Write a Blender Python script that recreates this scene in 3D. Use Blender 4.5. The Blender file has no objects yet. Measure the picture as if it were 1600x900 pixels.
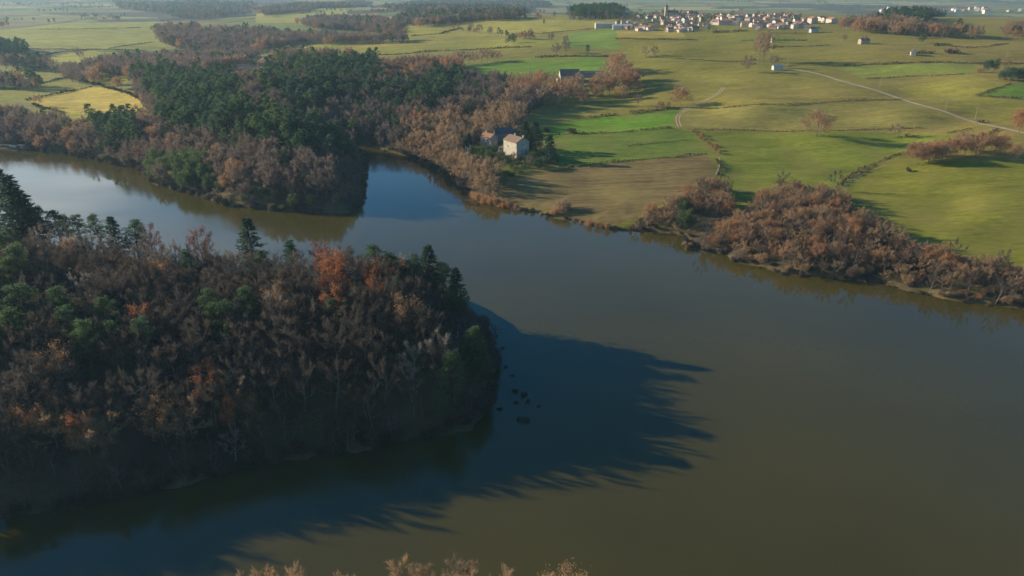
import bpy, math, random
import numpy as np
from mathutils import Vector

RNG = np.random.default_rng(7)
random.seed(7)
scene = bpy.context.scene
COL = scene.collection

# ------------------------------------------------------------------ camera
H_CAM, PITCH, F = 100.0, math.radians(24.3), 1067.0
CP, SP = math.cos(PITCH), math.sin(PITCH)
cam_d = bpy.data.cameras.new('camera')
cam = bpy.data.objects.new('camera', cam_d)
COL.objects.link(cam)
cam.location = (0, 0, H_CAM)
cam.rotation_euler = (math.pi / 2 - PITCH, 0, 0)
cam_d.sensor_width = 36.0
cam_d.lens = 36.0 * F / 1600.0
cam_d.clip_start, cam_d.clip_end = 0.5, 60000
scene.camera = cam


def ray(px, py):
    a = (np.asarray(px, float) - 800) / F
    b = (450 - np.asarray(py, float)) / F
    return a, CP + b * SP, -SP + b * CP


def unproj(px, py, z=0.0):
    x, y, w = ray(px, py)
    t = (np.asarray(z, float) - H_CAM) / w
    return x * t, y * t


def project(X, Y, Z):
    dz = Z - H_CAM
    fz = np.maximum(Y * CP - dz * SP, 1e-3)
    return 800 + F * X / fz, 450 - F * (Y * SP + dz * CP) / fz


# ------------------------------------------------------------------ helpers
def inside(px, py, poly):
    px = np.asarray(px, float); py = np.asarray(py, float)
    r = np.zeros(px.shape, bool)
    n = len(poly)
    for i in range(n):
        x0, y0 = poly[i]; x1, y1 = poly[(i + 1) % n]
        if y0 == y1:
            continue
        c = ((y0 > py) != (y1 > py)) & (px < (x1 - x0) * (py - y0) / (y1 - y0) + x0)
        r ^= c
    return r


def dist_poly(X, Y, poly):
    d2 = np.full(X.shape, 1e18)
    n = len(poly)
    for i in range(n):
        x0, y0 = poly[i]; x1, y1 = poly[(i + 1) % n]
        ex, ey = x1 - x0, y1 - y0
        t = np.clip(((X - x0) * ex + (Y - y0) * ey) / (ex * ex + ey * ey + 1e-9), 0, 1)
        d2 = np.minimum(d2, (X - x0 - t * ex) ** 2 + (Y - y0 - t * ey) ** 2)
    return np.sqrt(d2)


def hash2(ix, iy, s):
    v = np.sin(ix * 127.1 + iy * 311.7 + s * 74.7) * 43758.5453
    return v - np.floor(v)


def vnoise(x, y, s=0):
    ix, iy = np.floor(x), np.floor(y)
    fx, fy = x - ix, y - iy
    fx = fx * fx * (3 - 2 * fx); fy = fy * fy * (3 - 2 * fy)
    a = hash2(ix, iy, s); b = hash2(ix + 1, iy, s)
    c = hash2(ix, iy + 1, s); d = hash2(ix + 1, iy + 1, s)
    return a + (b - a) * fx + (c - a) * fy + (a - b - c + d) * fx * fy - 0.5


def unp_list(pts, z=0.0):
    out = []
    for p in pts:
        x, y = unproj(p[0], p[1], z)
        out.append((float(x), float(y)))
    return out


# ------------------------------------------------------------------ land and water
SHORE_M = [(-60, 226), (0, 232), (30, 233), (75, 238), (94, 239), (142, 247), (187, 259), (214, 262), (226, 274), (240, 287),
           (270, 295), (307, 305), (330, 311), (345, 320), (375, 324), (412, 327), (450, 330), (487, 332), (520, 333), (544, 332),
           (558, 324), (566, 306), (571, 288), (572, 262), (568, 246), (561, 236), (552, 229),
           (575, 226), (600, 235), (622, 239), (645, 247), (662, 255), (690, 271), (712, 287), (728, 300), (744, 313), (770, 321),
           (810, 329), (840, 333), (860, 339), (900, 346), (920, 354), (940, 357), (975, 361), (1010, 361), (1040, 364), (1062, 367),
           (1078, 372), (1068, 380), (1074, 390), (1100, 394), (1132, 398), (1140, 406), (1180, 416), (1215, 427), (1250, 431), (1330, 438), (1380, 444),
           (1430, 457), (1480, 469), (1540, 475), (1600, 483), (1700, 500)]
SHORE_A = [(-300, 880), (-100, 832), (0, 812), (60, 800), (130, 786), (200, 773), (260, 764), (330, 745), (400, 728), (460, 716), (520, 706),
           (600, 696), (680, 683), (730, 668), (757, 645), (768, 612), (772, 570), (768, 535), (757, 505), (740, 480), (712, 462),
           (660, 452), (600, 446), (450, 436), (300, 425), (150, 408), (0, 392), (-100, 372), (-300, 345)]
POLY_M = unp_list(SHORE_M) + [(230, 150), (420, 150), (30000, 180), (30000, 40000), (-40000, 40000), (-40000, 560), (-900, 470)]
POLY_A = [(-900, 60), (-260, 78)] + unp_list(SHORE_A) + [(-420, 300), (-900, 330)]
POLY_C = [(-900, 62), (-160, 70), (-60, 85), (0, 88), (40, 84), (140, 48), (900, 20), (900, -400), (-900, -400)]

CTRL = [  # px, py, z : ground height read at that pixel
    (350, 195, 24), (250, 195, 19), (440, 215, 21), (520, 245, 19), (300, 260, 8), (150, 205, 7), (60, 200, 5), (480, 300, 12),
    (140, 155, 7), (40, 130, 7), (60, 110, 7), (180, 125, 8), (200, 60, 14), (60, 60, 15), (20, 48, 18), (100, 40, 19), (220, 37, 18), (300, 34, 15), (280, 60, 12), (300, 95, 4), (240, 130, 12),
    (380, 100, 4), (420, 92, 6), (460, 140, 20), (540, 120, 22), (600, 140, 18), (560, 190, 9), (480, 110, 22), (640, 200, 8), (700, 160, 10), (720, 110, 18),
    (600, 85, 22), (500, 75, 20), (700, 75, 26), (560, 50, 16), (450, 30, 16), (700, 45, 30), (480, 12, 14), (700, 18, 24), (620, 18, 12),
    (800, 240, 7), (700, 230, 6), (860, 270, 4), (1000, 280, 5), (900, 300, 3), (950, 210, 9), (1060, 185, 12), (1050, 240, 8), (1110, 260, 8),
    (900, 125, 17), (960, 160, 12), (860, 150, 12), (800, 110, 20), (950, 90, 27), (860, 65, 33), (900, 40, 40), (1060, 130, 21),
    (1200, 150, 22), (1280, 207, 14), (1200, 240, 8), (1160, 280, 5), (1240, 260, 6), (1400, 235, 10), (1350, 290, 6), (1450, 330, 7), (1560, 390, 7), (1580, 300, 11),
    (1500, 215, 15), (1450, 165, 22), (1560, 190, 19), (1330, 130, 26), (1550, 120, 31), (1220, 105, 29), (1100, 95, 30), (1080, 65, 38), (1250, 70, 38),
    (1400, 70, 40), (1550, 70, 40), (1000, 48, 43), (1100, 48, 44), (1200, 48, 45), (1300, 48, 45), (1400, 45, 46), (1550, 45, 46),
    (1000, 30, 47), (1100, 25, 48), (1200, 26, 48), (1350, 33, 47), (1500, 33, 46), (940, 25, 46), (800, 28, 40), (850, 20, 30)]
CTRL_W = [  # lateral slope u = X/Y, distance Y, z
    (0.1, 1900, 6), (0.3, 1900, 0), (0.5, 1800, 4), (0.7, 1800, 6), (0.1, 2800, -40), (0.3, 2800, -60), (0.6, 2600, -50), (0.85, 2600, -50), (-0.1, 3200, -40), (-0.35, 3000, -50),
    (-0.75, 1650, -4), (-0.52, 1800, -2), (-0.75, 2200, -42), (-0.5, 2400, -40), (-0.7, 3000, -68), (-0.3, 3200, -50), (0, 4600, -62), (0.4, 4600, -72), (-0.45, 4400, -38), (0.8, 4600, -70), (-0.8, 4200, -30), (0.3, 3600, -85), (0.7, 3600, -85),
    (0, 7500, 30), (0.4, 7500, 20), (-0.4, 6500, 50), (0.8, 7500, 20), (-0.8, 6500, 60), (0, 12000, 120), (0.5, 12000, 80), (-0.5, 12000, 60), (1.0, 12000, 80), (-1.0, 12000, 60),
    (0, 20000, 200), (0.6, 20000, 200), (-0.6, 20000, 200),
    (1.2, 300, 12), (2.5, 300, 15), (1.2, 800, 35), (1.1, 150, 8), (-1.2, 500, 8), (-1.5, 1200, 20), (-2.5, 500, 15), (2, 2000, 40), (-2, 2000, 40)]
_cu, _cl, _cz = [], [], []
for a, b, z in CTRL:
    x, y = unproj(a, b, z)
    _cu.append(float(x / y)); _cl.append(math.log(float(y))); _cz.append(z)
for u, y, z in CTRL_W:
    _cu.append(u); _cl.append(math.log(y)); _cz.append(z)


def sdist(X, Y):
    X = np.asarray(X, float); Y = np.asarray(Y, float)
    inM = inside(X, Y, POLY_M); inA = inside(X, Y, POLY_A); inC = inside(X, Y, POLY_C)
    wob = 2.2 * vnoise(X / 7, Y / 7, 3) + 1.4 * vnoise(X / 2.6, Y / 2.6, 5)
    dM = dist_poly(X, Y, POLY_M) * np.where(inM, 1, -1)
    dA = dist_poly(X, Y, POLY_A) * np.where(inA, 1, -1)
    dC = dist_poly(X, Y, POLY_C) * np.where(inC, 1, -1)
    d = np.maximum(np.maximum(dM, dA), dC) + wob
    which = np.where(dA >= np.maximum(dM, dC), 1, np.where(dC > dM, 2, 0))
    return d, which


def height(X, Y):
    X = np.asarray(X, float); Y = np.asarray(Y, float)
    shp = X.shape
    X = X.ravel(); Y = Y.ravel()
    out = np.empty(X.shape)
    dd = np.empty(X.shape)
    for i in range(0, len(X), 60000):
        x, y = X[i:i + 60000], Y[i:i + 60000]
        d, wh = sdist(x, y)
        yy = np.maximum(y, 30)
        u, l = x / yy, np.log(yy)
        num = np.zeros_like(x); den = np.zeros_like(x)
        for cu, cl, cz in zip(_cu, _cl, _cz):
            w = 1.0 / (((u - cu) * 2.2) ** 2 + ((l - cl) * 1.6) ** 2 + 0.016) ** 2
            num += w * cz; den += w
        base = num / den
        nz = 2.4 * vnoise(x / 150, y / 150, 1) + 0.7 * vnoise(x / 55, y / 55, 2) + 0.12 * vnoise(x / 13, y / 13, 4)
        far = np.clip((y - 1700) / 2500, 0, 1)
        nz = nz + far * (34 * vnoise(x / 900, y / 900, 8) + 14 * vnoise(x / 350, y / 350, 9))
        L = np.where(wh == 0, 26.0, 20.0)
        base = np.where(wh == 1, 16.0 + np.clip((-x - 90) * 0.05, 0, 6), np.where(wh == 2, 9.0, base))
        land = 0.45 * np.clip(d / 1.2, 0, 1) + (base + nz) * (1 - np.exp(-np.maximum(d, 0) / L))
        water = np.maximum(d * 0.22, -3.5) - 0.12
        out[i:i + 60000] = np.where(d > 0, np.maximum(land, 0.1), water)
        dd[i:i + 60000] = d
    return out.reshape(shp), dd.reshape(shp)


_ts = np.exp(np.linspace(math.log(30), math.log(9000), 1700))


def ground(pts):
    """first terrain hit of the rays through the given photo pixels -> (n,3)"""
    res = []
    pts = np.asarray(pts, float)
    for k in range(0, len(pts), 40):
        p = pts[k:k + 40]
        rx, ry, rz = ray(p[:, 0], p[:, 1])
        T = _ts[None, :] / ry[:, None]
        X = rx[:, None] * T; Y = ry[:, None] * T; Z = H_CAM + rz[:, None] * T
        h, _ = height(X, Y)
        h = np.maximum(h, 0)
        below = Z <= h
        i = np.argmax(below, axis=1); i = np.where(below.any(axis=1), i, len(_ts) - 1)
        i = np.maximum(i, 1)
        r = np.arange(len(p))
        e0 = (Z - h)[r, i - 1]; e1 = (Z - h)[r, i]
        f = np.clip(e0 / (e0 - e1 + 1e-9), 0, 1)
        x = X[r, i - 1] + f * (X[r, i] - X[r, i - 1]); y = Y[r, i - 1] + f * (Y[r, i] - Y[r, i - 1])
        res.append(np.stack([x, y, np.maximum(height(x, y)[0], 0)], 1))
    return np.concatenate(res)


# ------------------------------------------------------------------ materials
def mat_new(name):
    m = bpy.data.materials.new(name)
    m.use_nodes = True
    nt = m.node_tree
    b = nt.nodes['Principled BSDF']
    b.inputs['Roughness'].default_value = 0.9
    b.inputs['Specular IOR Level'].default_value = 0.15
    return m, nt, b


def mat_ramp(name, cols, rough=0.9, noise=None, spec=0.1, trans=0.0):
    """base colour picked per object (a tree's own tint) and varied inside it by noise"""
    m, nt, b = mat_new(name)
    b.inputs['Roughness'].default_value = rough
    b.inputs['Specular IOR Level'].default_value = spec
    oi = nt.nodes.new('ShaderNodeObjectInfo')
    cr = nt.nodes.new('ShaderNodeValToRGB')
    e = cr.color_ramp.elements
    n = len(cols)
    for i, c in enumerate(cols):
        el = e[i] if i < 2 else e.new(1)
        el.position = i / (n - 1) if n > 1 else 0
        el.color = (*c, 1)
    for i in range(n):
        cr.color_ramp.elements[i].position = i / (n - 1)
        cr.color_ramp.elements[i].color = (*cols[i], 1)
    nt.links.new(oi.outputs['Random'], cr.inputs[0])
    geo = nt.nodes.new('ShaderNodeNewGeometry')
    mx = nt.nodes.new('ShaderNodeMix'); mx.data_type = 'RGBA'; mx.blend_type = 'MULTIPLY'
    mx.inputs[0].default_value = 1.0
    mr = nt.nodes.new('ShaderNodeMapRange')
    mr.inputs[3].default_value = 0.6; mr.inputs[4].default_value = 1.4
    nt.links.new(geo.outputs['Random Per Island'], mr.inputs[0])
    comb = nt.nodes.new('ShaderNodeCombineColor')
    for k in range(3):
        nt.links.new(mr.outputs[0], comb.inputs[k])
    nt.links.new(cr.outputs[0], mx.inputs[6]); nt.links.new(comb.outputs[0], mx.inputs[7])
    nt.links.new(mx.outputs[2], b.inputs['Base Color'])
    if trans > 0:   # thin leaves and twigs let low light through
        tb = nt.nodes.new('ShaderNodeBsdfTranslucent')
        ms = nt.nodes.new('ShaderNodeMixShader'); ms.inputs[0].default_value = trans
        nt.links.new(mx.outputs[2], tb.inputs['Color'])
        nt.links.new(b.outputs[0], ms.inputs[1]); nt.links.new(tb.outputs[0], ms.inputs[2])
        nt.links.new(ms.outputs[0], nt.nodes['Material Output'].inputs['Surface'])
    return m


def mat_noise(name, c0, c1, scale=1.0, rough=0.9, detail=4, spec=0.15):
    m, nt, b = mat_new(name)
    b.inputs['Roughness'].default_value = rough
    b.inputs['Specular IOR Level'].default_value = spec
    tc = nt.nodes.new('ShaderNodeTexCoord')
    nz = nt.nodes.new('ShaderNodeTexNoise'); nz.inputs['Scale'].default_value = scale; nz.inputs['Detail'].default_value = detail
    cr = nt.nodes.new('ShaderNodeValToRGB')
    cr.color_ramp.elements[0].position = 0.3; cr.color_ramp.elements[1].position = 0.7
    cr.color_ramp.elements[0].color = (*c0, 1); cr.color_ramp.elements[1].color = (*c1, 1)
    nt.links.new(tc.outputs['Object'], nz.inputs['Vector'])
    nt.links.new(nz.outputs[0], cr.inputs[0]); nt.links.new(cr.outputs[0], b.inputs['Base Color'])
    return m


M = {}
M['bark'] = mat_noise('bark', (0.11, 0.092, 0.078), (0.20, 0.17, 0.145), 3)
M['bark_pale'] = mat_noise('pale_bark', (0.16, 0.14, 0.12), (0.30, 0.27, 0.23), 3)
M['bark_pine'] = mat_noise('pine_bark', (0.07, 0.045, 0.03), (0.15, 0.09, 0.06), 3)
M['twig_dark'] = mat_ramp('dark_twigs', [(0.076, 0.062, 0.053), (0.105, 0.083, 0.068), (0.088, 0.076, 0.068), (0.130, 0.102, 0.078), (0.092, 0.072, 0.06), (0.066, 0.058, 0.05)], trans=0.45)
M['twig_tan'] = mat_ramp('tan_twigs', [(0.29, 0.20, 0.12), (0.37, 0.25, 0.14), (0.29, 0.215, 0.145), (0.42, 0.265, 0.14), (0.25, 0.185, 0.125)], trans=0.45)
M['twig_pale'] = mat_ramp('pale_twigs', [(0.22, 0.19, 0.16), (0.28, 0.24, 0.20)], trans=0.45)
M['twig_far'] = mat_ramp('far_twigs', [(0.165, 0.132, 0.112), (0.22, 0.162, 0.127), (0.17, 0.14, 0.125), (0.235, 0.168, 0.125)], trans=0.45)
M['leaf_russet'] = mat_ramp('russet_leaves', [(0.35, 0.19, 0.095), (0.30, 0.185, 0.105), (0.41, 0.21, 0.095), (0.33, 0.22, 0.125), (0.37, 0.175, 0.085)], trans=0.45)
M['leaf_orange'] = mat_ramp('orange_leaves', [(0.36, 0.13, 0.055), (0.30, 0.125, 0.06)], trans=0.45)
M['leaf_dusk'] = mat_ramp('dusky_red_leaves', [(0.24, 0.105, 0.085), (0.20, 0.10, 0.085)], trans=0.45)
M['needle'] = mat_ramp('pine_needles', [(0.06, 0.105, 0.055), (0.085, 0.135, 0.055), (0.052, 0.092, 0.058), (0.11, 0.155, 0.055)], trans=0.45)
M['needle_dark'] = mat_ramp('dark_needles', [(0.034, 0.066, 0.044), (0.048, 0.082, 0.046)], trans=0.45)
M['leaf_green'] = mat_ramp('evergreen_leaves', [(0.085, 0.135, 0.05), (0.11, 0.15, 0.052), (0.07, 0.115, 0.05)], trans=0.45)
M['reed'] = mat_ramp('reed_stems', [(0.42, 0.22, 0.11), (0.36, 0.20, 0.11), (0.45, 0.27, 0.14)], trans=0.45)
M['scrub'] = mat_ramp('scrub_twigs', [(0.085, 0.062, 0.036), (0.065, 0.055, 0.028), (0.11, 0.072, 0.042), (0.055, 0.058, 0.024)])  # scrub tone, darkened so hedges take in the shadow lines between fields
M['plaster'] = mat_noise('pale_plaster', (0.34, 0.305, 0.235), (0.47, 0.425, 0.335), 0.6)
M['white_wall'] = mat_ramp('village_render', [(0.42, 0.39, 0.35), (0.36, 0.31, 0.26), (0.52, 0.50, 0.47), (0.32, 0.27, 0.22), (0.40, 0.33, 0.28)])
M['stone'] = mat_noise('field_stone', (0.22, 0.19, 0.15), (0.36, 0.31, 0.25), 1.2)
M['roof_tile'] = mat_ramp('roof_tiles', [(0.24, 0.12, 0.085), (0.28, 0.15, 0.105), (0.20, 0.12, 0.095), (0.30, 0.17, 0.12), (0.16, 0.12, 0.11)])
M['roof_red'] = mat_noise('red_tiles', (0.27, 0.13, 0.085), (0.34, 0.17, 0.11), 1.5)
M['roof_brown'] = mat_noise('brown_tiles', (0.17, 0.115, 0.085), (0.24, 0.16, 0.12), 1.5)
M['roof_slate'] = mat_noise('slate_roof', (0.07, 0.07, 0.085), (0.11, 0.11, 0.125), 1.0)
M['metal_roof'] = mat_noise('pale_sheet_roof', (0.30, 0.32, 0.32), (0.38, 0.40, 0.40), 0.4, rough=0.6)
M['glass_dark'] = mat_noise('window_glass', (0.03, 0.035, 0.04), (0.05, 0.055, 0.06), 1, rough=0.15, spec=0.5)
M['shutter'] = mat_noise('pale_shutter', (0.45, 0.5, 0.55), (0.55, 0.6, 0.65), 2)
M['wood'] = mat_noise('weathered_wood', (0.25, 0.2, 0.15), (0.36, 0.3, 0.23), 4)
M['concrete'] = mat_noise('old_concrete', (0.36, 0.33, 0.29), (0.5, 0.46, 0.41), 1)
M['track'] = mat_noise('dirt_track', (0.30, 0.235, 0.145), (0.44, 0.355, 0.23), 0.25)


# ------------------------------------------------------------------ mesh builders
def mesh_from(name, parts):
    """parts: list of (verts (n,3), faces (m,k), material)"""
    vs, fs, mi, mats, off = [], [], [], [], 0
    loops, starts, totals = [], [], []
    lp = 0
    for v, f, m in parts:
        if m not in mats:
            mats.append(m)
        v = np.asarray(v, np.float32); f = np.asarray(f, np.int64)
        if len(f) == 0:
            continue
        vs.append(v)
        loops.append((f + off).ravel())
        k = f.shape[1]
        starts.append(lp + np.arange(len(f)) * k); totals.append(np.full(len(f), k))
        mi.append(np.full(len(f), mats.index(m)))
        lp += f.size; off += len(v)
    me = bpy.data.meshes.new(name)
    V = np.concatenate(vs); Lp = np.concatenate(loops)
    me.vertices.add(len(V)); me.vertices.foreach_set('co', V.ravel())
    me.loops.add(len(Lp)); me.loops.foreach_set('vertex_index', Lp.astype(np.int32))
    S = np.concatenate(starts)
    me.polygons.add(len(S)); me.polygons.foreach_set('loop_start', S.astype(np.int32))
    me.polygons.foreach_set('material_index', np.concatenate(mi).astype(np.int32))
    for m in mats:
        me.materials.append(m)
    me.polygons.foreach_set('use_smooth', np.zeros(len(S), bool))
    me.update(calc_edges=True)
    return me


def norm(v):
    return v / (np.linalg.norm(v, axis=-1, keepdims=True) + 1e-9)


def tubes(P0, P1, R0, R1, n=4):
    P0 = np.asarray(P0, float); P1 = np.asarray(P1, float)
    R0 = np.asarray(R0, float); R1 = np.asarray(R1, float)
    d = norm(P1 - P0)
    a = np.where(np.abs(d[:, 2:3]) > 0.9, np.array([[1.0, 0, 0]]), np.array([[0, 0, 1.0]]))
    s = norm(np.cross(d, a)); t = np.cross(d, s)
    V = []
    for (P, R) in ((P0, R0), (P1, R1)):
        for k in range(n):
            an = 2 * math.pi * k / n
            V.append(P + (s * math.cos(an) + t * math.sin(an)) * R[:, None])
    V = np.stack(V, 1)
    N = len(P0)
    fs = []
    for k in range(n):
        fs.append([k, (k + 1) % n, n + (k + 1) % n, n + k])
    Fc = (np.array(fs)[None] + (np.arange(N) * 2 * n)[:, None, None]).reshape(-1, 4)
    return V.reshape(-1, 3), Fc


def blades(P, D, Ln, W, rng, tri=True):
    """thin pointed blades from P along D"""
    n = len(P)
    D = norm(D)
    r = norm(rng.normal(size=(n, 3)))
    s = norm(np.cross(D, r)) * (np.asarray(W) * 0.5).reshape(-1, 1)
    T = P + D * np.asarray(Ln).reshape(-1, 1)
    if tri:
        V = np.stack([P - s, P + s, T], 1).reshape(-1, 3)
        Fc = np.arange(n * 3).reshape(-1, 3)
    else:
        mid = P + D * np.asarray(Ln).reshape(-1, 1) * 0.5
        V = np.stack([P, mid + s, T, mid - s], 1).reshape(-1, 3)
        Fc = np.arange(n * 4).reshape(-1, 4)
    return V, Fc


def skeleton(rng, H, R, base=0.3, nl=8, nsub=7, lean=0.05):
    """trunk + limbs as segment lists, sub-branches as (p0,p1)"""
    trunk = []
    top = np.array([rng.normal() * lean * H, rng.normal() * lean * H, H * 0.72])
    pts = [np.zeros(3)]
    for t in (0.3, 0.6, 1.0):
        pts.append(top * t + np.array([rng.normal() * 0.1, rng.normal() * 0.1, 0]) * (t < 1))
    r0 = H * 0.017
    rad = [r0 * 1.25, r0 * 0.85, r0 * 0.6, r0 * 0.22]
    for i in range(3):
        trunk.append((pts[i], pts[i + 1], rad[i], rad[i + 1]))
    subs = []
    az0 = rng.uniform(0, 6.28)
    for k in range(nl):
        t = base + (0.95 - base) * (k + rng.uniform(0, 0.8)) / nl
        p = top * t
        az = az0 + k * 2.4 + rng.normal() * 0.3
        # reach the crown envelope: wide in the middle, domed above
        zt = H * (0.42 + 0.56 * (k + rng.uniform(0.2, 1)) / nl)
        rr = R * math.sqrt(max(0.08, 1 - ((zt / H - 0.55) / 0.48) ** 2)) * rng.uniform(0.75, 1.05)
        tip = np.array([math.cos(az) * rr, math.sin(az) * rr, zt])
        mid = p + (tip - p) * 0.5 + np.array([math.cos(az), math.sin(az), -0.2]) * rr * 0.12 + rng.normal(size=3) * 0.15
        rl = r0 * (0.5 - 0.28 * t)
        trunk.append((p, mid, rl, rl * 0.6)); trunk.append((mid, tip, rl * 0.6, rl * 0.15))
        for j in range(nsub):
            s = rng.uniform(0.3, 1.0)
            q = p + (mid - p) * (s / 0.5) if s < 0.5 else mid + (tip - mid) * ((s - 0.5) / 0.5)
            d = norm((q - np.array([0, 0, H * 0.35])) * np.array([1, 1, 0.8]) / R + rng.normal(size=3) * 0.6 + np.array([0, 0, 0.45]))
            ln = R * rng.uniform(0.28, 0.55)
            subs.append((q, q + d * ln, rl * 0.5, rl * 0.12))
        subs.append((tip - (tip - mid) * 0.2, tip + norm(tip - mid) * R * 0.25, rl * 0.2, rl * 0.05))
    return trunk, subs


def seg_arr(segs):
    return (np.array([s[0] for s in segs]), np.array([s[1] for s in segs]), np.array([s[2] for s in segs]), np.array([s[3] for s in segs]))


def clip_crown(P, H, R):
    """keep points inside a domed envelope"""
    e = (P[:, 0] / (R * 1.12)) ** 2 + (P[:, 1] / (R * 1.12)) ** 2 + ((P[:, 2] - H * 0.55) / (H * 0.5)) ** 2
    return e < 1.0


def along(subs, n, rng, lo=0.15):
    p0, p1, _, _ = seg_arr(subs)
    i = rng.integers(0, len(p0), n)
    t = rng.uniform(lo, 1.0, n)[:, None]
    return p0[i] + (p1[i] - p0[i]) * t, norm(p1[i] - p0[i])


def make_bare(seed, H=12.0, R=4.0, ntw=2700, w=0.05, twig='twig_dark', bark='bark', nl=9, nsub=9, ln=(0.5, 1.25), join=False):
    rng = np.random.default_rng(seed)
    trunk, subs = skeleton(rng, H, R, nl=nl, nsub=nsub)
    a = tubes(*seg_arr(trunk), n=5 if not join else 3)
    s = tubes(*seg_arr(subs), n=3)
    P, D = along(subs, ntw, rng)
    D = D + rng.normal(size=D.shape) * 0.75 + np.array([0, 0, 0.35])
    L = rng.uniform(*ln, ntw)
    tw = blades(P, D, L, w * rng.uniform(0.6, 1.4, ntw), rng)
    if join:
        return mesh_from('bare_tree', [(*a, M[bark]), (*tw, M[twig])])
    return mesh_from('trunk', [(*a, M[bark])]), mesh_from('crown', [(*s, M[bark]), (*tw, M[twig])])


def make_leafy(seed, H=10.0, R=4.0, nleaf=2600, size=0.32, leaf='leaf_russet', ntw=500, twig='twig_tan', bark='bark', join=False, fill=1.0, base=0.3):
    rng = np.random.default_rng(seed)
    trunk, subs = skeleton(rng, H, R, nl=12, nsub=11, base=base)
    a = tubes(*seg_arr(trunk), n=5 if not join else 3)
    s = tubes(*seg_arr(subs), n=3)
    P, D = along(subs, ntw, rng)
    tw = blades(P, D + rng.normal(size=D.shape) * 0.6, rng.uniform(0.5, 1.1, ntw), np.full(ntw, 0.05 if not join else 0.1), rng)
    P, D = along(subs, nleaf, rng, 0.3)
    P = P + rng.normal(size=P.shape) * 0.55 * R / 4
    lv = blades(P, rng.normal(size=P.shape), size * rng.uniform(0.7, 1.5, nleaf), size * rng.uniform(0.5, 1.0, nleaf), rng, tri=False)
    if join:
        return mesh_from('leafy_tree', [(*a, M[bark]), (*tw, M[twig]), (*lv, M[leaf])])
    return mesh_from('trunk', [(*a, M[bark])]), mesh_from('crown', [(*s, M[bark]), (*tw, M[twig]), (*lv, M[leaf])])


def make_pine(seed, H=13.0, R=3.4, ncl=46, per=64, ln=0.5, w=0.13, leaf='needle', low=0.36, join=False):
    rng = np.random.default_rng(seed)
    lean = rng.normal(size=2) * 0.4
    pts = [np.zeros(3), np.array([lean[0] * 0.3, lean[1] * 0.3, H * 0.4]), np.array([lean[0], lean[1], H * 0.94])]
    r0 = H * 0.017
    tr = [(pts[0], pts[1], r0 * 1.2, r0 * 0.8), (pts[1], pts[2], r0 * 0.8, r0 * 0.15)]
    C, rad = [], []
    for k in range(ncl):
        t = low + (1 - low) * ((k + rng.uniform(0, 1)) / ncl) ** 0.85
        prof = math.sin(min(1.0, (t - low) / (1 - low) * 1.0 + 0.18) * math.pi * 0.93) ** 0.7
        rr = R * max(0.12, prof) * math.sqrt(rng.uniform(0.15, 1.0)) * rng.uniform(0.8, 1.1)
        az = rng.uniform(0, 6.283)
        c = np.array([lean[0] * t + math.cos(az) * rr, lean[1] * t + math.sin(az) * rr, H * t * 0.96])
        C.append(c); rad.append(R * rng.uniform(0.2, 0.34))
        if not join or k % 3 == 0:
            p = np.array([lean[0] * t, lean[1] * t, max(H * 0.2, c[2] - 0.35 * rr - 0.4)])
            tr.append((p, c, r0 * 0.28, r0 * 0.08))
    C = np.array(C); rad = np.array(rad)
    n = ncl * per
    i = np.repeat(np.arange(ncl), per)
    o = norm(rng.normal(size=(n, 3)))
    o[:, 2] = np.abs(o[:, 2]) * 1.0 - 0.3
    P = C[i] + o * rad[i][:, None] * rng.uniform(0.35, 1.0, n)[:, None] * np.array([1, 1, 0.62])
    D = o + np.array([0, 0, 0.5]) + rng.normal(size=o.shape) * 0.5
    lv = blades(P, D, ln * rng.uniform(0.7, 1.3, n), w * rng.uniform(0.7, 1.3, n), rng, tri=False)
    a = tubes(*seg_arr(tr), n=5 if not join else 3)
    if join:
        return mesh_from('pine_tree', [(*a, M['bark_pine']), (*lv, M[leaf])])
    return mesh_from('trunk', [(*a, M['bark_pine'])]), mesh_from('crown', [(*lv, M[leaf])])


def make_spruce(seed, H=15.0, R=3.0, nw=24, nb=8, per=15, ln=0.75, w=0.2, leaf='needle_dark'):
    rng = np.random.default_rng(seed)
    r0 = H * 0.015
    tr = [(np.zeros(3), np.array([0, 0, H * 0.98]), r0 * 1.3, 0.02)]
    P, D = [], []
    for k in range(nw):
        t = 0.1 + 0.9 * k / nw
        rr0 = R * (1 - t) ** 0.8 + 0.15
        for j in range(nb):
            az = rng.uniform(0, 6.283)
            rr = rr0 * rng.uniform(0.7, 1.15)
            b = np.array([0, 0, H * t])
            tip = b + np.array([math.cos(az) * rr, math.sin(az) * rr, -0.22 * rr])
            for q in range(per):
                s = rng.uniform(0.15, 1)
                P.append(b + (tip - b) * s)
                D.append((tip - b) / (rr + 0.1) + rng.normal(size=3) * 0.55 + np.array([0, 0, 0.05]))
    P = np.array(P); D = np.array(D); n = len(P)
    lv = blades(P, D, ln * rng.uniform(0.6, 1.2, n), w * rng.uniform(0.7, 1.3, n), rng, tri=False)
    a = tubes(*seg_arr(tr), n=6)
    return mesh_from('trunk', [(*a, M['bark_pine'])]), mesh_from('crown', [(*lv, M[leaf])])


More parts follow.
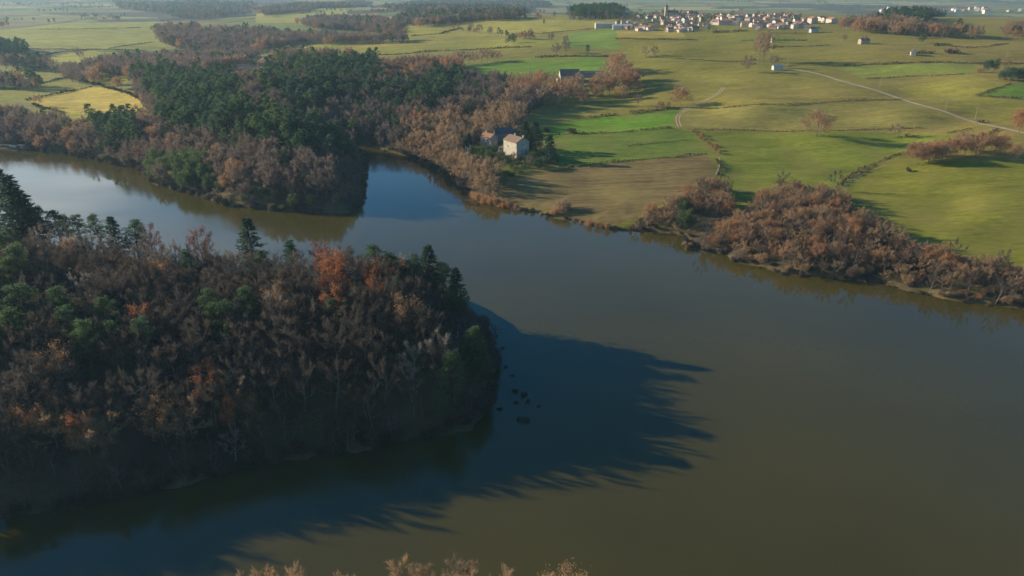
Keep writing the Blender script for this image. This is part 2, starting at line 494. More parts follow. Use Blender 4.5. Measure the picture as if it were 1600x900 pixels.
def make_bush(seed, H=3.0, R=2.0, n=1500, ln=0.4, w=0.12, mat='leaf_russet', stems=10, tri=False):
    rng = np.random.default_rng(seed)
    P = []
    nc = 9
    cs = rng.normal(size=(nc, 3)) * np.array([R * 0.42, R * 0.42, H * 0.16]) + np.array([0, 0, H * 0.45])
    i = rng.integers(0, nc, n)
    o = norm(rng.normal(size=(n, 3)))
    P = cs[i] + o * np.array([R * 0.5, R * 0.5, H * 0.36]) * rng.uniform(0.5, 1.0, (n, 1))
    P[:, 2] = np.abs(P[:, 2])
    D = o * 0.8 + rng.normal(size=o.shape) * 0.6 + np.array([0, 0, 0.5])
    lv = blades(P, D, ln * rng.uniform(0.6, 1.4, n), w * rng.uniform(0.6, 1.4, n), rng, tri=tri)
    st = [(np.array([rng.normal() * 0.15, rng.normal() * 0.15, -0.1]), c, 0.05, 0.02) for c in cs]
    a = tubes(*seg_arr(st), n=3)
    return mesh_from('shrub', [(*a, M['bark']), (*lv, M[mat])])


# ------------------------------------------------------------------ tagging
def tag(o, label=None, cat=None, group=None, kind=None):
    if label: o['label'] = label
    if cat: o['category'] = cat
    if group: o['group'] = group
    if kind: o['kind'] = kind
    return o


def link(name, data, parent=None):
    o = bpy.data.objects.new(name, data)
    COL.objects.link(o)
    if parent is not None:
        o.parent = parent
    return o


def put_tree(kind, protos, loc, s=1.0, rz=None, label=None, group=None, cat='tree', sz=None):
    """protos: list of (trunk, crown) mesh pairs, or of single meshes"""
    p = protos[int(RNG.integers(0, len(protos)))]
    rz = float(RNG.uniform(0, 6.283)) if rz is None else rz
    if isinstance(p, tuple):
        o = link(kind, None)
        o.empty_display_size = 0.5
        link('trunk', p[0], o); link('crown', p[1], o)
    else:
        o = link(kind, p)
    o.location = (float(loc[0]), float(loc[1]), float(loc[2]) - 0.12)
    o.rotation_euler = (0, 0, rz)
    o.scale = (s, s, s if sz is None else sz)
    tag(o, label, cat, group)
    return o

# ------------------------------------------------------------------ woods: canopy outlines (photo pixels of crown centres)
W_A = [(-360, 372), (0, 376), (40, 378), (100, 380), (190, 388), (250, 398), (330, 406), (420, 412), (500, 408), (560, 408), (620, 416), (680, 430),
       (715, 450), (730, 482), (748, 504), (762, 540), (766, 600), (756, 640), (735, 655), (690, 668), (600, 682), (500, 694), (400, 712),
       (330, 730), (250, 750), (150, 770), (60, 784), (-140, 812), (-360, 860)]
W_A_GAP = [(-200, 535), (20, 545), (90, 540), (180, 555), (250, 575), (300, 570), (340, 590), (300, 612), (230, 628), (160, 640), (110, 622), (40, 630), (-200, 650)]
W_B = [(-120, 180), (0, 168), (30, 172), (60, 180), (100, 184), (140, 190), (180, 186), (240, 176), (300, 164), (350, 160), (420, 172), (480, 192), (530, 208), (556, 232),
       (566, 262), (564, 290), (545, 318), (480, 322), (400, 316), (352, 306), (338, 300), (310, 296), (275, 284), (240, 272), (226, 254), (180, 248),
       (130, 236), (80, 230), (45, 222), (24, 219), (-120, 212)]
W_C = [(205, 122), (225, 112), (260, 112), (300, 118), (370, 120), (420, 108), (440, 99), (470, 98), (590, 94), (610, 98), (700, 90), (722, 96), (712, 108), (730, 114), (770, 120),
       (830, 135), (850, 150), (830, 160), (815, 178), (812, 196), (760, 205), (728, 214), (716, 228), (724, 246), (752, 254), (776, 262), (782, 282), (768, 298), (752, 302), (735, 296), (716, 282), (690, 266), (650, 248),
       (618, 234), (600, 228), (566, 222), (540, 205), (500, 188), (440, 168), (400, 158), (340, 152), (280, 158), (250, 163), (225, 155)]
W_E = [(985, 348), (1000, 336), (1030, 320), (1060, 305), (1085, 288), (1110, 282), (1135, 288), (1146, 310), (1146, 326), (1170, 322), (1190, 306), (1220, 292), (1270, 294),
       (1312, 296), (1330, 318), (1350, 338), (1400, 362), (1450, 386), (1500, 394), (1560, 404), (1600, 422), (1700, 450), (1700, 490), (1600, 474), (1540, 464),
       (1480, 456), (1430, 446), (1380, 432), (1330, 426), (1250, 420), (1190, 408), (1140, 394), (1100, 388), (1076, 384), (1066, 372), (1050, 358), (1010, 356)]
FARW = [
    ('bare', [(245, 44), (300, 40), (330, 46), (400, 47), (480, 52), (560, 56), (632, 54), (634, 60), (560, 61), (480, 62), (440, 70), (400, 76), (340, 80), (280, 74), (250, 62)]),
    ('bare', [(130, 108), (160, 100), (200, 92), (300, 84), (400, 80), (390, 92), (340, 106), (300, 114), (210, 117), (150, 111)]),
    ('bare', [(480, 28), (540, 26), (600, 30), (622, 44), (560, 46), (480, 38)]),
    ('mix', [(620, 24), (660, 20), (700, 22), (760, 22), (810, 22), (800, 27), (740, 30), (690, 35), (640, 36), (615, 32)]),
    ('mix', [(600, 10), (700, 12), (820, 10), (830, 14), (740, 16), (640, 18)]),
    ('bare', [(400, 14), (470, 6), (560, 3), (575, 8), (500, 11), (420, 22)]),
    ('pine', [(-60, 60), (0, 64), (38, 72), (34, 80), (0, 84), (-60, 84)]),
    ('mix', [(-60, 120), (0, 122), (40, 125), (60, 131), (38, 133), (0, 130), (-60, 128)]),
    ('mix', [(185, 4), (400, 4), (380, 20), (300, 26), (200, 12)]),
    ('pine', [(895, 13), (925, 11), (966, 14), (966, 22), (900, 24)]),
    ('tan', [(1312, 38), (1340, 34), (1372, 28), (1400, 32), (1430, 38), (1480, 42), (1530, 46), (1540, 51), (1470, 49), (1400, 45), (1340, 42)]),
    ('pine', [(1392, 24), (1440, 22), (1468, 27), (1460, 32), (1400, 30)]),
    ('tan', [(1562, 40), (1640, 40), (1640, 52), (1570, 51)]),
    ('mix', [(640, 2), (840, 2), (860, 8), (760, 10), (650, 7)]),
    ('mix', [(0, 92), (30, 95), (60, 96), (84, 104), (60, 105), (0, 100)]),
    ('bare', [(95, 108), (125, 106), (150, 120), (120, 124), (100, 120)]),
    ('bare', [(425, 84), (470, 88), (560, 86), (560, 89), (470, 92), (425, 90)]),
]
FIELDS = [  # outline in photo pixels, albedo, plough rows 0..1
    ([(0, 47), (100, 36), (250, 34), (242, 50), (250, 66), (292, 72), (250, 80), (140, 77), (32, 76), (-80, 74), (-80, 52)], (0.30, 0.29, 0.115), 0.3),
    ([(60, 91), (140, 79), (207, 86), (200, 90), (120, 97), (78, 97)], (0.36, 0.32, 0.10), 0),
    ([(-80, 105), (0, 107), (82, 112), (102, 122), (62, 130), (0, 120), (-80, 118)], (0.25, 0.23, 0.085), 0.2),
    ([(-80, 133), (0, 134), (62, 134), (100, 124), (142, 135), (40, 158), (0, 164), (-80, 166)], (0.25, 0.235, 0.075), 0.3),
    ([(125, 117), (150, 112), (202, 120), (195, 134), (160, 134), (128, 124)], (0.46, 0.37, 0.095), 0),
    ([(40, 157), (142, 136), (160, 136), (195, 146), (242, 165), (235, 172), (175, 176), (110, 178), (75, 171), (55, 162)], (0.50, 0.37, 0.12), 0.1),
    ([(52, 162), (75, 171), (110, 177), (150, 178), (150, 186), (60, 184)], (0.28, 0.26, 0.06), 0),
    ([(400, 22), (425, 15), (495, 9), (545, 14), (540, 24), (485, 36), (400, 36)], (0.32, 0.30, 0.11), 0),
    ([(430, 80), (512, 66), (560, 62), (800, 60), (900, 62), (890, 74), (700, 80), (560, 90), (430, 90)], (0.235, 0.225, 0.065), 0.3),
    ([(530, 78), (566, 64), (640, 62), (720, 66), (640, 72)], (0.30, 0.235, 0.09), 0),
    ([(610, 38), (700, 37), (800, 29), (940, 34), (940, 44), (800, 56), (640, 57)], (0.29, 0.26, 0.085), 0.2),
    ([(380, 112), (430, 84), (520, 90), (500, 96), (440, 98), (400, 112)], (0.17, 0.22, 0.055), 0),
    ([(700, 104), (760, 102), (840, 95), (945, 90), (948, 112), (885, 113), (850, 122), (800, 122), (730, 116)], (0.125, 0.225, 0.04), 0.2),
    ([(745, 94), (838, 90), (945, 88), (840, 95), (760, 102)], (0.19, 0.21, 0.06), 0.2),
    ([(892, 51), (960, 45), (972, 77), (890, 75), (880, 62)], (0.145, 0.225, 0.06), 0.2),
    ([(962, 48), (1062, 48), (1072, 58), (967, 61)], (0.32, 0.25, 0.085), 0.2),
    ([(1140, 62), (1200, 58), (1262, 63), (1200, 65)], (0.12, 0.19, 0.055), 0),
    ([(1300, 104), (1437, 99), (1530, 100), (1516, 116), (1350, 123)], (0.195, 0.22, 0.06), 0.2),
    ([(1525, 150), (1578, 130), (1680, 130), (1680, 156)], (0.14, 0.22, 0.045), 0.1),
    ([(1400, 138), (1515, 118), (1575, 130), (1522, 150), (1600, 158), (1600, 202), (1500, 176)], (0.25, 0.22, 0.06), 0.2),
    ([(1380, 150), (1470, 174), (1540, 196), (1500, 203), (1440, 190)], (0.27, 0.215, 0.075), 0.1),
    ([(842, 200), (887, 191), (985, 178), (1060, 171), (1052, 185), (1055, 200), (960, 206), (857, 212)], (0.12, 0.225, 0.028), 0.15),
    ([(857, 213), (960, 207), (1056, 201), (1080, 205), (1110, 238), (1000, 250), (870, 263), (845, 235)], (0.12, 0.165, 0.04), 0.25),
    ([(755, 302), (830, 268), (870, 264), (1000, 251), (1108, 240), (1122, 250), (1122, 270), (1062, 302), (1000, 338), (960, 352), (930, 354), (850, 332), (800, 320)], (0.158, 0.116, 0.075), 1.0),
    ([(715, 225), (760, 205), (800, 200), (850, 205), (846, 240), (868, 262), (832, 268), (790, 288), (756, 302), (735, 292)], (0.105, 0.115, 0.035), 0),
    ([(870, 190), (985, 178), (1060, 168), (1100, 150), (1040, 150), (940, 172), (880, 180)], (0.23, 0.20, 0.065), 0),
    ([(1060, 170), (1130, 166), (1290, 160), (1410, 157), (1500, 196), (1390, 203), (1200, 204), (1075, 201)], (0.22, 0.19, 0.075), 0.5),
    ([(1080, 205), (1200, 206), (1350, 206), (1500, 212), (1420, 240), (1360, 256), (1300, 290), (1240, 300), (1150, 320), (1125, 270)], (0.155, 0.178, 0.036), 0.1),
    ([(1320, 290), (1365, 258), (1420, 243), (1600, 253), (1760, 258), (1760, 460), (1600, 415), (1500, 392), (1400, 360), (1330, 320)], (0.168, 0.168, 0.036), 0.25),
    ([(1260, 300), (1310, 272), (1340, 268), (1320, 290), (1330, 318)], (0.20, 0.235, 0.045), 0),
]

# ------------------------------------------------------------------ ground sheet
def build_ground():
    us = np.arange(-0.90, 0.9001, 2.0 / F)
    side = np.array([0.93, 0.98, 1.05, 1.15, 1.3, 1.6, 2.0, 2.6, 3.4, 4.5])
    us = np.concatenate([-side[::-1], us, side])
    pys = np.concatenate([np.arange(960, 500, -5.0), np.arange(500, 340, -2.0), np.arange(340, 60, -1.2), np.arange(60, -25, -0.6)])
    Ys = [float(unproj(800, p, 0)[1]) for p in pys]
    Ys = [6, 20, 35, 50, 62, 70] + [y for y in Ys if y > 76] + list(np.geomspace(Ys[-1] * 1.05, 30000, 22))
    Ys = np.array(Ys)
    U, Y = np.meshgrid(us, Ys)
    X = U * Y
    Z, D = height(X, Y)
    nr, nc = X.shape
    px, py = project(X, Y, Z)
    ok = Y > 60
    # natural cover away from the farmed fields, then the fields, then the woodland floor
    g = vnoise(X / 60, Y / 60, 11); g2 = vnoise(X / 220, Y / 220, 12)
    right = np.clip((px - 500) / 500, 0, 1)[..., None]
    colL = np.array([0.215, 0.21, 0.075]); colR = np.array([0.196, 0.172, 0.035])
    C = colL * (1 - right) + colR * right
    C = C * (1 + 0.16 * g[..., None]) + g2[..., None] * np.array([0.06, 0.015, 0.02])
    # far patchwork of fields and woods (cells on the ground, not on the picture)
    cs = 170.0
    jx = X / (cs * 1.7) + 0.35 * vnoise(X / 260, Y / 260, 21); jy = Y / cs + 0.35 * vnoise(X / 260, Y / 260, 22) + 0.25 * X / cs * 0.6
    c1 = hash2(np.floor(jx), np.floor(jy), 31); c2 = hash2(np.floor(jx), np.floor(jy), 33)
    pal = np.array([[0.16, 0.19, 0.06], [0.26, 0.23, 0.09], [0.32, 0.27, 0.11], [0.12, 0.17, 0.055], [0.22, 0.17, 0.085]])
    Pc = pal[np.clip((c1 * 5).astype(int), 0, 4)] * (0.85 + 0.3 * c2[..., None])
    edge = np.minimum(np.abs(jx - np.round(jx)) * cs * 1.7, np.abs(jy - np.round(jy)) * cs)
    Pc = np.where((edge < 7)[..., None], np.array([0.075, 0.07, 0.045]), Pc)
    wd = vnoise(X / 420, Y / 300, 24) + 0.5 * vnoise(X / 130, Y / 100, 25)
    Pc = np.where((wd > 0.12)[..., None], np.array([0.07, 0.065, 0.05]), Pc)
    lowl = np.clip((Y - 1450) / 250, 0, 1)[..., None]
    lowl = np.maximum(lowl, np.clip((Y - 700) / 400, 0, 0.55)[..., None] * (px < 560)[..., None])
    C = C * (1 - lowl) + Pc * lowl
    R = np.full(X.shape, 0.3)
    for poly, col, row in FIELDS:
        m = inside(px, py, poly) & ok
        n1 = 1 + 0.12 * g[m][:, None] + 0.10 * vnoise(X[m] / 17, Y[m] / 17, 13)[:, None]
        C[m] = np.array(col) * np.array([0.97, 0.98, 0.62]) * n1
        R[m] = max(row, 0.3)
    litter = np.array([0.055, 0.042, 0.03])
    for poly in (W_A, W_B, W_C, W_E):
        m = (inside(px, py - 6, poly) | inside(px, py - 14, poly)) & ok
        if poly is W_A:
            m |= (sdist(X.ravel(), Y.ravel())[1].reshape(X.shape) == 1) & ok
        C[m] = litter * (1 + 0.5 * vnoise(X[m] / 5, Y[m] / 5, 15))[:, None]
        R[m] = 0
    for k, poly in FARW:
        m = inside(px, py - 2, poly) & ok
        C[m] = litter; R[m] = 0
    # muddy margin along the shore
    mud = np.clip(1 - D / 2.2, 0, 1)[..., None]
    C = C * (1 - mud) + np.array([0.075, 0.058, 0.038]) * mud
    V = np.stack([X, Y, Z], -1).reshape(-1, 3).astype(np.float32)
    idx = np.arange(nr * nc).reshape(nr, nc)
    Fc = np.stack([idx[:-1, :-1], idx[:-1, 1:], idx[1:, 1:], idx[1:, :-1]], -1).reshape(-1, 4)
    m, nt, b = mat_new('countryside')
    b.inputs['Roughness'].default_value = 0.95
    b.inputs['Specular IOR Level'].default_value = 0.05
    at = nt.nodes.new('ShaderNodeAttribute'); at.attribute_name = 'cover'
    geo = nt.nodes.new('ShaderNodeNewGeometry')
    fac = None
    for sc, amp, dt in ((0.02, 0.30, 5), (0.11, 0.55, 5), (0.6, 0.7, 3)):
        nz = nt.nodes.new('ShaderNodeTexNoise'); nz.inputs['Scale'].default_value = sc; nz.inputs['Detail'].default_value = dt
        mpp = nt.nodes.new('ShaderNodeMapping'); mpp.inputs['Scale'].default_value = (0.35, 1.0, 1.0); mpp.inputs['Rotation'].default_value = (0, 0, 0.12)
        nt.links.new(geo.outputs['Position'], mpp.inputs['Vector']); nt.links.new(mpp.outputs[0], nz.inputs['Vector'])
        mr = nt.nodes.new('ShaderNodeMapRange'); mr.inputs[1].default_value = 0.2; mr.inputs[2].default_value = 0.8
        mr.inputs[3].default_value = 1 - amp / 2; mr.inputs[4].default_value = 1 + amp / 2
        nt.links.new(nz.outputs[0], mr.inputs[0])
        if fac is None:
            fac = mr.outputs[0]
        else:
            mm = nt.nodes.new('ShaderNodeMath'); mm.operation = 'MULTIPLY'
            nt.links.new(fac, mm.inputs[0]); nt.links.new(mr.outputs[0], mm.inputs[1]); fac = mm.outputs[0]
    # drill and plough rows
    mp = nt.nodes.new('ShaderNodeMapping'); mp.inputs['Rotation'].default_value = (0, 0, math.radians(-36))
    wv = nt.nodes.new('ShaderNodeTexNoise'); wv.inputs['Scale'].default_value = 1.0; wv.inputs['Detail'].default_value = 3; mp.inputs['Scale'].default_value = (0.02, 0.75, 0.3)
    nt.links.new(geo.outputs['Position'], mp.inputs['Vector']); nt.links.new(mp.outputs[0], wv.inputs['Vector'])
    rw = nt.nodes.new('ShaderNodeMapRange'); rw.inputs[1].default_value = 0.3; rw.inputs[2].default_value = 0.7; rw.inputs[3].default_value = -0.30; rw.inputs[4].default_value = 0.30
    nt.links.new(wv.outputs[0], rw.inputs[0])
    rm = nt.nodes.new('ShaderNodeMath'); rm.operation = 'MULTIPLY_ADD'; rm.inputs[2].default_value = 1.0
    nt.links.new(rw.outputs[0], rm.inputs[0]); nt.links.new(at.outputs['Alpha'], rm.inputs[1])
    mm = nt.nodes.new('ShaderNodeMath'); mm.operation = 'MULTIPLY'
    nt.links.new(fac, mm.inputs[0]); nt.links.new(rm.outputs[0], mm.inputs[1])
    vm = nt.nodes.new('ShaderNodeVectorMath'); vm.operation = 'SCALE'
    nt.links.new(at.outputs['Color'], vm.inputs[0]); nt.links.new(mm.outputs[0], vm.inputs['Scale'])
    # straw and bare patches shift the hue a little
    nz = nt.nodes.new('ShaderNodeTexNoise'); nz.inputs['Scale'].default_value = 0.045; nz.inputs['Detail'].default_value = 6
    nt.links.new(geo.outputs['Position'], nz.inputs['Vector'])
    pr = nt.nodes.new('ShaderNodeMapRange'); pr.inputs[1].default_value = 0.44; pr.inputs[2].default_value = 0.70; pr.inputs[4].default_value = 0.5
    nt.links.new(nz.outputs[0], pr.inputs[0])
    mx = nt.nodes.new('ShaderNodeMix'); mx.data_type = 'RGBA'; mx.inputs[7].default_value = (0.21, 0.168, 0.05, 1)
    nt.links.new(pr.outputs[0], mx.inputs[0]); nt.links.new(vm.outputs[0], mx.inputs[6])
    nt.links.new(mx.outputs[2], b.inputs['Base Color'])
    me = mesh_from('terrain', [(V, Fc, m)])
    ca = me.attributes.new('cover', 'FLOAT_COLOR', 'POINT')
    rgba = np.concatenate([np.clip(C, 0.01, 1), R[..., None]], -1).reshape(-1).astype(np.float32)
    ca.data.foreach_set('color', rgba)
    me.polygons.foreach_set('use_smooth', np.ones(len(Fc), bool))
    tag(link('terrain', me), 'rolling farmland and wooded banks around the lake', kind='structure')


build_ground()

# ------------------------------------------------------------------ water
m, nt, b = mat_new('lake_water')
b.inputs['Base Color'].default_value = (0.088, 0.068, 0.026, 1)
b.inputs['Roughness'].default_value = 0.07
b.inputs['IOR'].default_value = 1.5
b.inputs['Specular IOR Level'].default_value = 0.5
geo = nt.nodes.new('ShaderNodeNewGeometry')
nz = nt.nodes.new('ShaderNodeTexNoise'); nz.inputs['Scale'].default_value = 0.9; nz.inputs['Detail'].default_value = 3
nt.links.new(geo.outputs['Position'], nz.inputs['Vector'])
bp = nt.nodes.new('ShaderNodeBump'); bp.inputs['Strength'].default_value = 0.10; bp.inputs['Distance'].default_value = 0.12
nt.links.new(nz.outputs[0], bp.inputs['Height']); nt.links.new(bp.outputs[0], b.inputs['Normal'])
n2 = nt.nodes.new('ShaderNodeTexNoise'); n2.inputs['Scale'].default_value = 0.018; n2.inputs['Detail'].default_value = 4
nt.links.new(geo.outputs['Position'], n2.inputs['Vector'])
cr = nt.nodes.new('ShaderNodeValToRGB')
cr.color_ramp.elements[0].position = 0.3; cr.color_ramp.elements[0].color = (0.048, 0.041, 0.0075, 1)
cr.color_ramp.elements[1].position = 0.7; cr.color_ramp.elements[1].color = (0.065, 0.053, 0.009, 1)
nt.links.new(n2.outputs[0], cr.inputs[0]); nt.links.new(cr.outputs[0], b.inputs['Base Color'])
n3 = nt.nodes.new('ShaderNodeTexNoise'); n3.inputs['Scale'].default_value = 0.02; n3.inputs['Detail'].default_value = 5
mp3 = nt.nodes.new('ShaderNodeMapping'); mp3.inputs['Scale'].default_value = (0.45, 1.6, 1); mp3.inputs['Rotation'].default_value = (0, 0, 0.35)
nt.links.new(geo.outputs['Position'], mp3.inputs['Vector']); nt.links.new(mp3.outputs[0], n3.inputs['Vector'])
r3 = nt.nodes.new('ShaderNodeMapRange'); r3.inputs[1].default_value = 0.38; r3.inputs[2].default_value = 0.66; r3.inputs[3].default_value = 0.03; r3.inputs[4].default_value = 0.17
nt.links.new(n3.outputs[0], r3.inputs[0]); nt.links.new(r3.outputs[0], b.inputs['Roughness'])
b3 = nt.nodes.new('ShaderNodeMapRange'); b3.inputs[1].default_value = 0.38; b3.inputs[2].default_value = 0.66; b3.inputs[3].default_value = 0.05; b3.inputs[4].default_value = 0.2
nt.links.new(n3.outputs[0], b3.inputs[0]); nt.links.new(b3.outputs[0], bp.inputs['Strength'])
wx, wy0, wy1 = 1400, 5, 900
me = mesh_from('water', [(np.array([[-wx, wy0, 0], [wx, wy0, 0], [wx, wy1, 0], [-wx, wy1, 0]]), np.array([[0, 1, 2, 3]]), m)])
tag(link('lake_water', me), 'calm murky olive brown reservoir', kind='structure')

# ------------------------------------------------------------------ light
EXPOSURE = 0.95
SUN_EL, SUN_AZ = math.radians(17.5), math.radians(-71)
w = bpy.data.worlds.new('World'); scene.world = w; w.use_nodes = True
nt = w.node_tree; bg = nt.nodes['Background']; bg.inputs[1].default_value = 0.07
sk = nt.nodes.new('ShaderNodeTexSky'); sk.sky_type = 'NISHITA'; sk.sun_disc = False
sk.sun_elevation = SUN_EL; sk.sun_rotation = SUN_AZ
sk.air_density = 1.0; sk.dust_density = 0.0; sk.ozone_density = 3.0
hsv = nt.nodes.new('ShaderNodeHueSaturation'); hsv.inputs['Saturation'].default_value = 1.9
nt.links.new(sk.outputs[0], hsv.inputs['Color'])
tcw = nt.nodes.new('ShaderNodeTexCoord')
mpw = nt.nodes.new('ShaderNodeMapping'); mpw.inputs['Scale'].default_value = (1.6, 1.6, 5.5)
nzw = nt.nodes.new('ShaderNodeTexNoise'); nzw.inputs['Scale'].default_value = 1.3; nzw.inputs['Detail'].default_value = 5
nt.links.new(tcw.outputs['Generated'], mpw.inputs['Vector']); nt.links.new(mpw.outputs[0], nzw.inputs['Vector'])
mrw = nt.nodes.new('ShaderNodeMapRange'); mrw.inputs[1].default_value = 0.30; mrw.inputs[2].default_value = 0.52; mrw.inputs[4].default_value = 0.95
nt.links.new(nzw.outputs[0], mrw.inputs[0])
spw = nt.nodes.new('ShaderNodeSeparateXYZ'); nt.links.new(tcw.outputs['Generated'], spw.inputs[0])
lf = nt.nodes.new('ShaderNodeMapRange'); lf.inputs[1].default_value = -0.2; lf.inputs[2].default_value = -0.5; lf.inputs[3].default_value = 0.10; lf.inputs[4].default_value = 1.0
nt.links.new(spw.outputs[0], lf.inputs[0])
mlw = nt.nodes.new('ShaderNodeMath'); mlw.operation = 'MULTIPLY'
nt.links.new(mrw.outputs[0], mlw.inputs[0]); nt.links.new(lf.outputs[0], mlw.inputs[1])
lz = nt.nodes.new('ShaderNodeMapRange'); lz.inputs[1].default_value = 0.42; lz.inputs[2].default_value = 0.2; lz.inputs[3].default_value = 0.0; lz.inputs[4].default_value = 1.0
nt.links.new(spw.outputs[2], lz.inputs[0])
ml2 = nt.nodes.new('ShaderNodeMath'); ml2.operation = 'MULTIPLY'
nt.links.new(mlw.outputs[0], ml2.inputs[0]); nt.links.new(lz.outputs[0], ml2.inputs[1]); mlw = ml2
mxw = nt.nodes.new('ShaderNodeMix'); mxw.data_type = 'RGBA'; mxw.inputs[7].default_value = (14.0, 14.2, 13.6, 1)
nt.links.new(mlw.outputs[0], mxw.inputs[0]); nt.links.new(hsv.outputs[0], mxw.inputs[6]); nt.links.new(mxw.outputs[2], bg.inputs[0])
sl = bpy.data.lights.new('sun', 'SUN'); sl.energy = 5.0; sl.angle = math.radians(0.6); sl.color = (1.0, 0.86, 0.64)
so = bpy.data.objects.new('sun', sl); COL.objects.link(so)
to_sun = Vector((math.sin(SUN_AZ) * math.cos(SUN_EL), math.cos(SUN_AZ) * math.cos(SUN_EL), math.sin(SUN_EL)))
so.rotation_euler = (-to_sun).to_track_quat('-Z', 'Y').to_euler()
so.location = (-300, 200, 400)

vs = scene.view_settings
vs.view_transform = 'Standard'; vs.look = 'None'; vs.gamma = 1.0; vs.exposure = EXPOSURE
scene.render.engine = 'CYCLES'
cy = scene.cycles
cy.max_bounces = 5; cy.diffuse_bounces = 2; cy.glossy_bounces = 2; cy.transmission_bounces = 2; cy.volume_bounces = 1
cy.use_denoising = True

# ------------------------------------------------------------------ air
HAZE = 0.000082
x0, x1, y0, y1, z0, z1 = -30000 * 4.6, 30000 * 4.6, -60, 30600, -220, 330
hv = np.array([[x0, y0, z0], [x1, y0, z0], [x1, y1, z0], [x0, y1, z0], [x0, y0, z1], [x1, y0, z1], [x1, y1, z1], [x0, y1, z1]])
hf = np.array([[0, 3, 2, 1], [4, 5, 6, 7], [0, 1, 5, 4], [1, 2, 6, 5], [2, 3, 7, 6], [3, 0, 4, 7]])
m = bpy.data.materials.new('air'); m.use_nodes = True; nt = m.node_tree
for n in list(nt.nodes):
    if n.type == 'BSDF_PRINCIPLED':
        nt.nodes.remove(n)
pv = nt.nodes.new('ShaderNodeVolumePrincipled')
pv.inputs['Density'].default_value = HAZE; pv.inputs['Color'].default_value = (0.45, 0.72, 0.96, 1); pv.inputs['Anisotropy'].default_value = 0.2
pv.inputs['Density Attribute'].default_value = ''; pv.inputs['Color Attribute'].default_value = ''; pv.inputs['Temperature Attribute'].default_value = ''
nt.links.new(pv.outputs[0], nt.nodes['Material Output'].inputs['Volume'])
tag(link('haze', mesh_from('haze', [(hv, hf, m)])), kind='stuff')

# ------------------------------------------------------------------ tree kinds
BARE = [make_bare(100 + k, H=12 + (k % 3) * 0.8, R=3.7 + 0.35 * (k % 4)) for k in range(6)]
BARE_TAN = [make_bare(120 + k, H=10, R=3.6 + 0.3 * k, ntw=2600, w=0.07, twig='twig_tan') for k in range(4)]
BARE_PALE = [make_bare(140 + k, H=12.5, R=3.4, ntw=1700, w=0.06, twig='twig_pale', bark='bark_pale') for k in range(2)]
RUSSET = [make_leafy(160 + k, H=9.5, R=3.6 + 0.3 * k, nleaf=3600 + 300 * k, size=0.27) for k in range(4)]
ORANGE = [make_leafy(180 + k, H=12.5, R=3.4, nleaf=2600, leaf='leaf_orange') for k in range(2)]
DUSK = [make_leafy(186 + k, H=12.5, R=3.2, nleaf=1800, leaf='leaf_dusk', ntw=900, twig='twig_dark') for k in range(2)]
EVERG = [make_leafy(190 + k, H=9, R=3.4, nleaf=3400, size=0.34, leaf='leaf_green', ntw=200, base=0.16) for k in range(3)]
PINE = [make_pine(200 + k, H=13 + (k % 2), R=3.0 + 0.35 * (k % 3)) for k in range(5)]
PINE_MID = [make_pine(220 + k, H=12 + k, R=3.0 + 0.25 * k, ncl=30, per=40, ln=0.7, w=0.26, join=True) for k in range(4)]
SPRUCE = [make_spruce(240 + k, H=16, R=3.1 + 0.3 * k) for k in range(3)]
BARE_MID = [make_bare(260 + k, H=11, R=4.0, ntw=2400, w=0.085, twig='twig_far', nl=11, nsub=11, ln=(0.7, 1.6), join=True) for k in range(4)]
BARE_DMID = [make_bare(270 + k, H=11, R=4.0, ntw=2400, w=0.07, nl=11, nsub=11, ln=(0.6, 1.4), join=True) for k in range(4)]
TAN_MID = [make_bare(280 + k, H=10, R=3.8, ntw=2400, w=0.085, twig='twig_tan', nl=11, nsub=11, ln=(0.7, 1.5), join=True) for k in range(3)]
RUS_MID = [make_leafy(300 + k, H=10, R=4.0, nleaf=2000, size=0.42, ntw=400, join=True) for k in range(3)]
BUSH_RUS = [make_bush(320 + k, mat='leaf_russet', n=1300) for k in range(3)]
BUSH_GRN = [make_bush(330 + k, mat='leaf_green', n=1500) for k in range(2)]
BUSH_TAN = [make_bush(340 + k, mat='twig_tan', n=2200, ln=0.8, w=0.07, tri=True) for k in range(3)]
BUSH_SCR = [make_bush(350 + k, mat='scrub', n=700, ln=0.6, w=0.2) for k in range(3)]
BUSH_REED = [make_bush(360 + k, H=3.2, R=2.2, mat='reed', n=1500, ln=0.9, w=0.09, tri=True) for k in range(2)]
BUSH_BANK = [make_bush(380 + k, mat='twig_dark', n=1700, ln=0.8, w=0.07, tri=True) for k in range(3)]
EVERG_DARK = [make_leafy(385 + k, H=9, R=4.2, nleaf=4200, size=0.36, leaf='needle', ntw=200, base=0.12) for k in range(2)]
BUSH_DRK = [make_bush(370 + k, mat='needle_dark', n=900, ln=0.5, w=0.2) for k in range(2)]


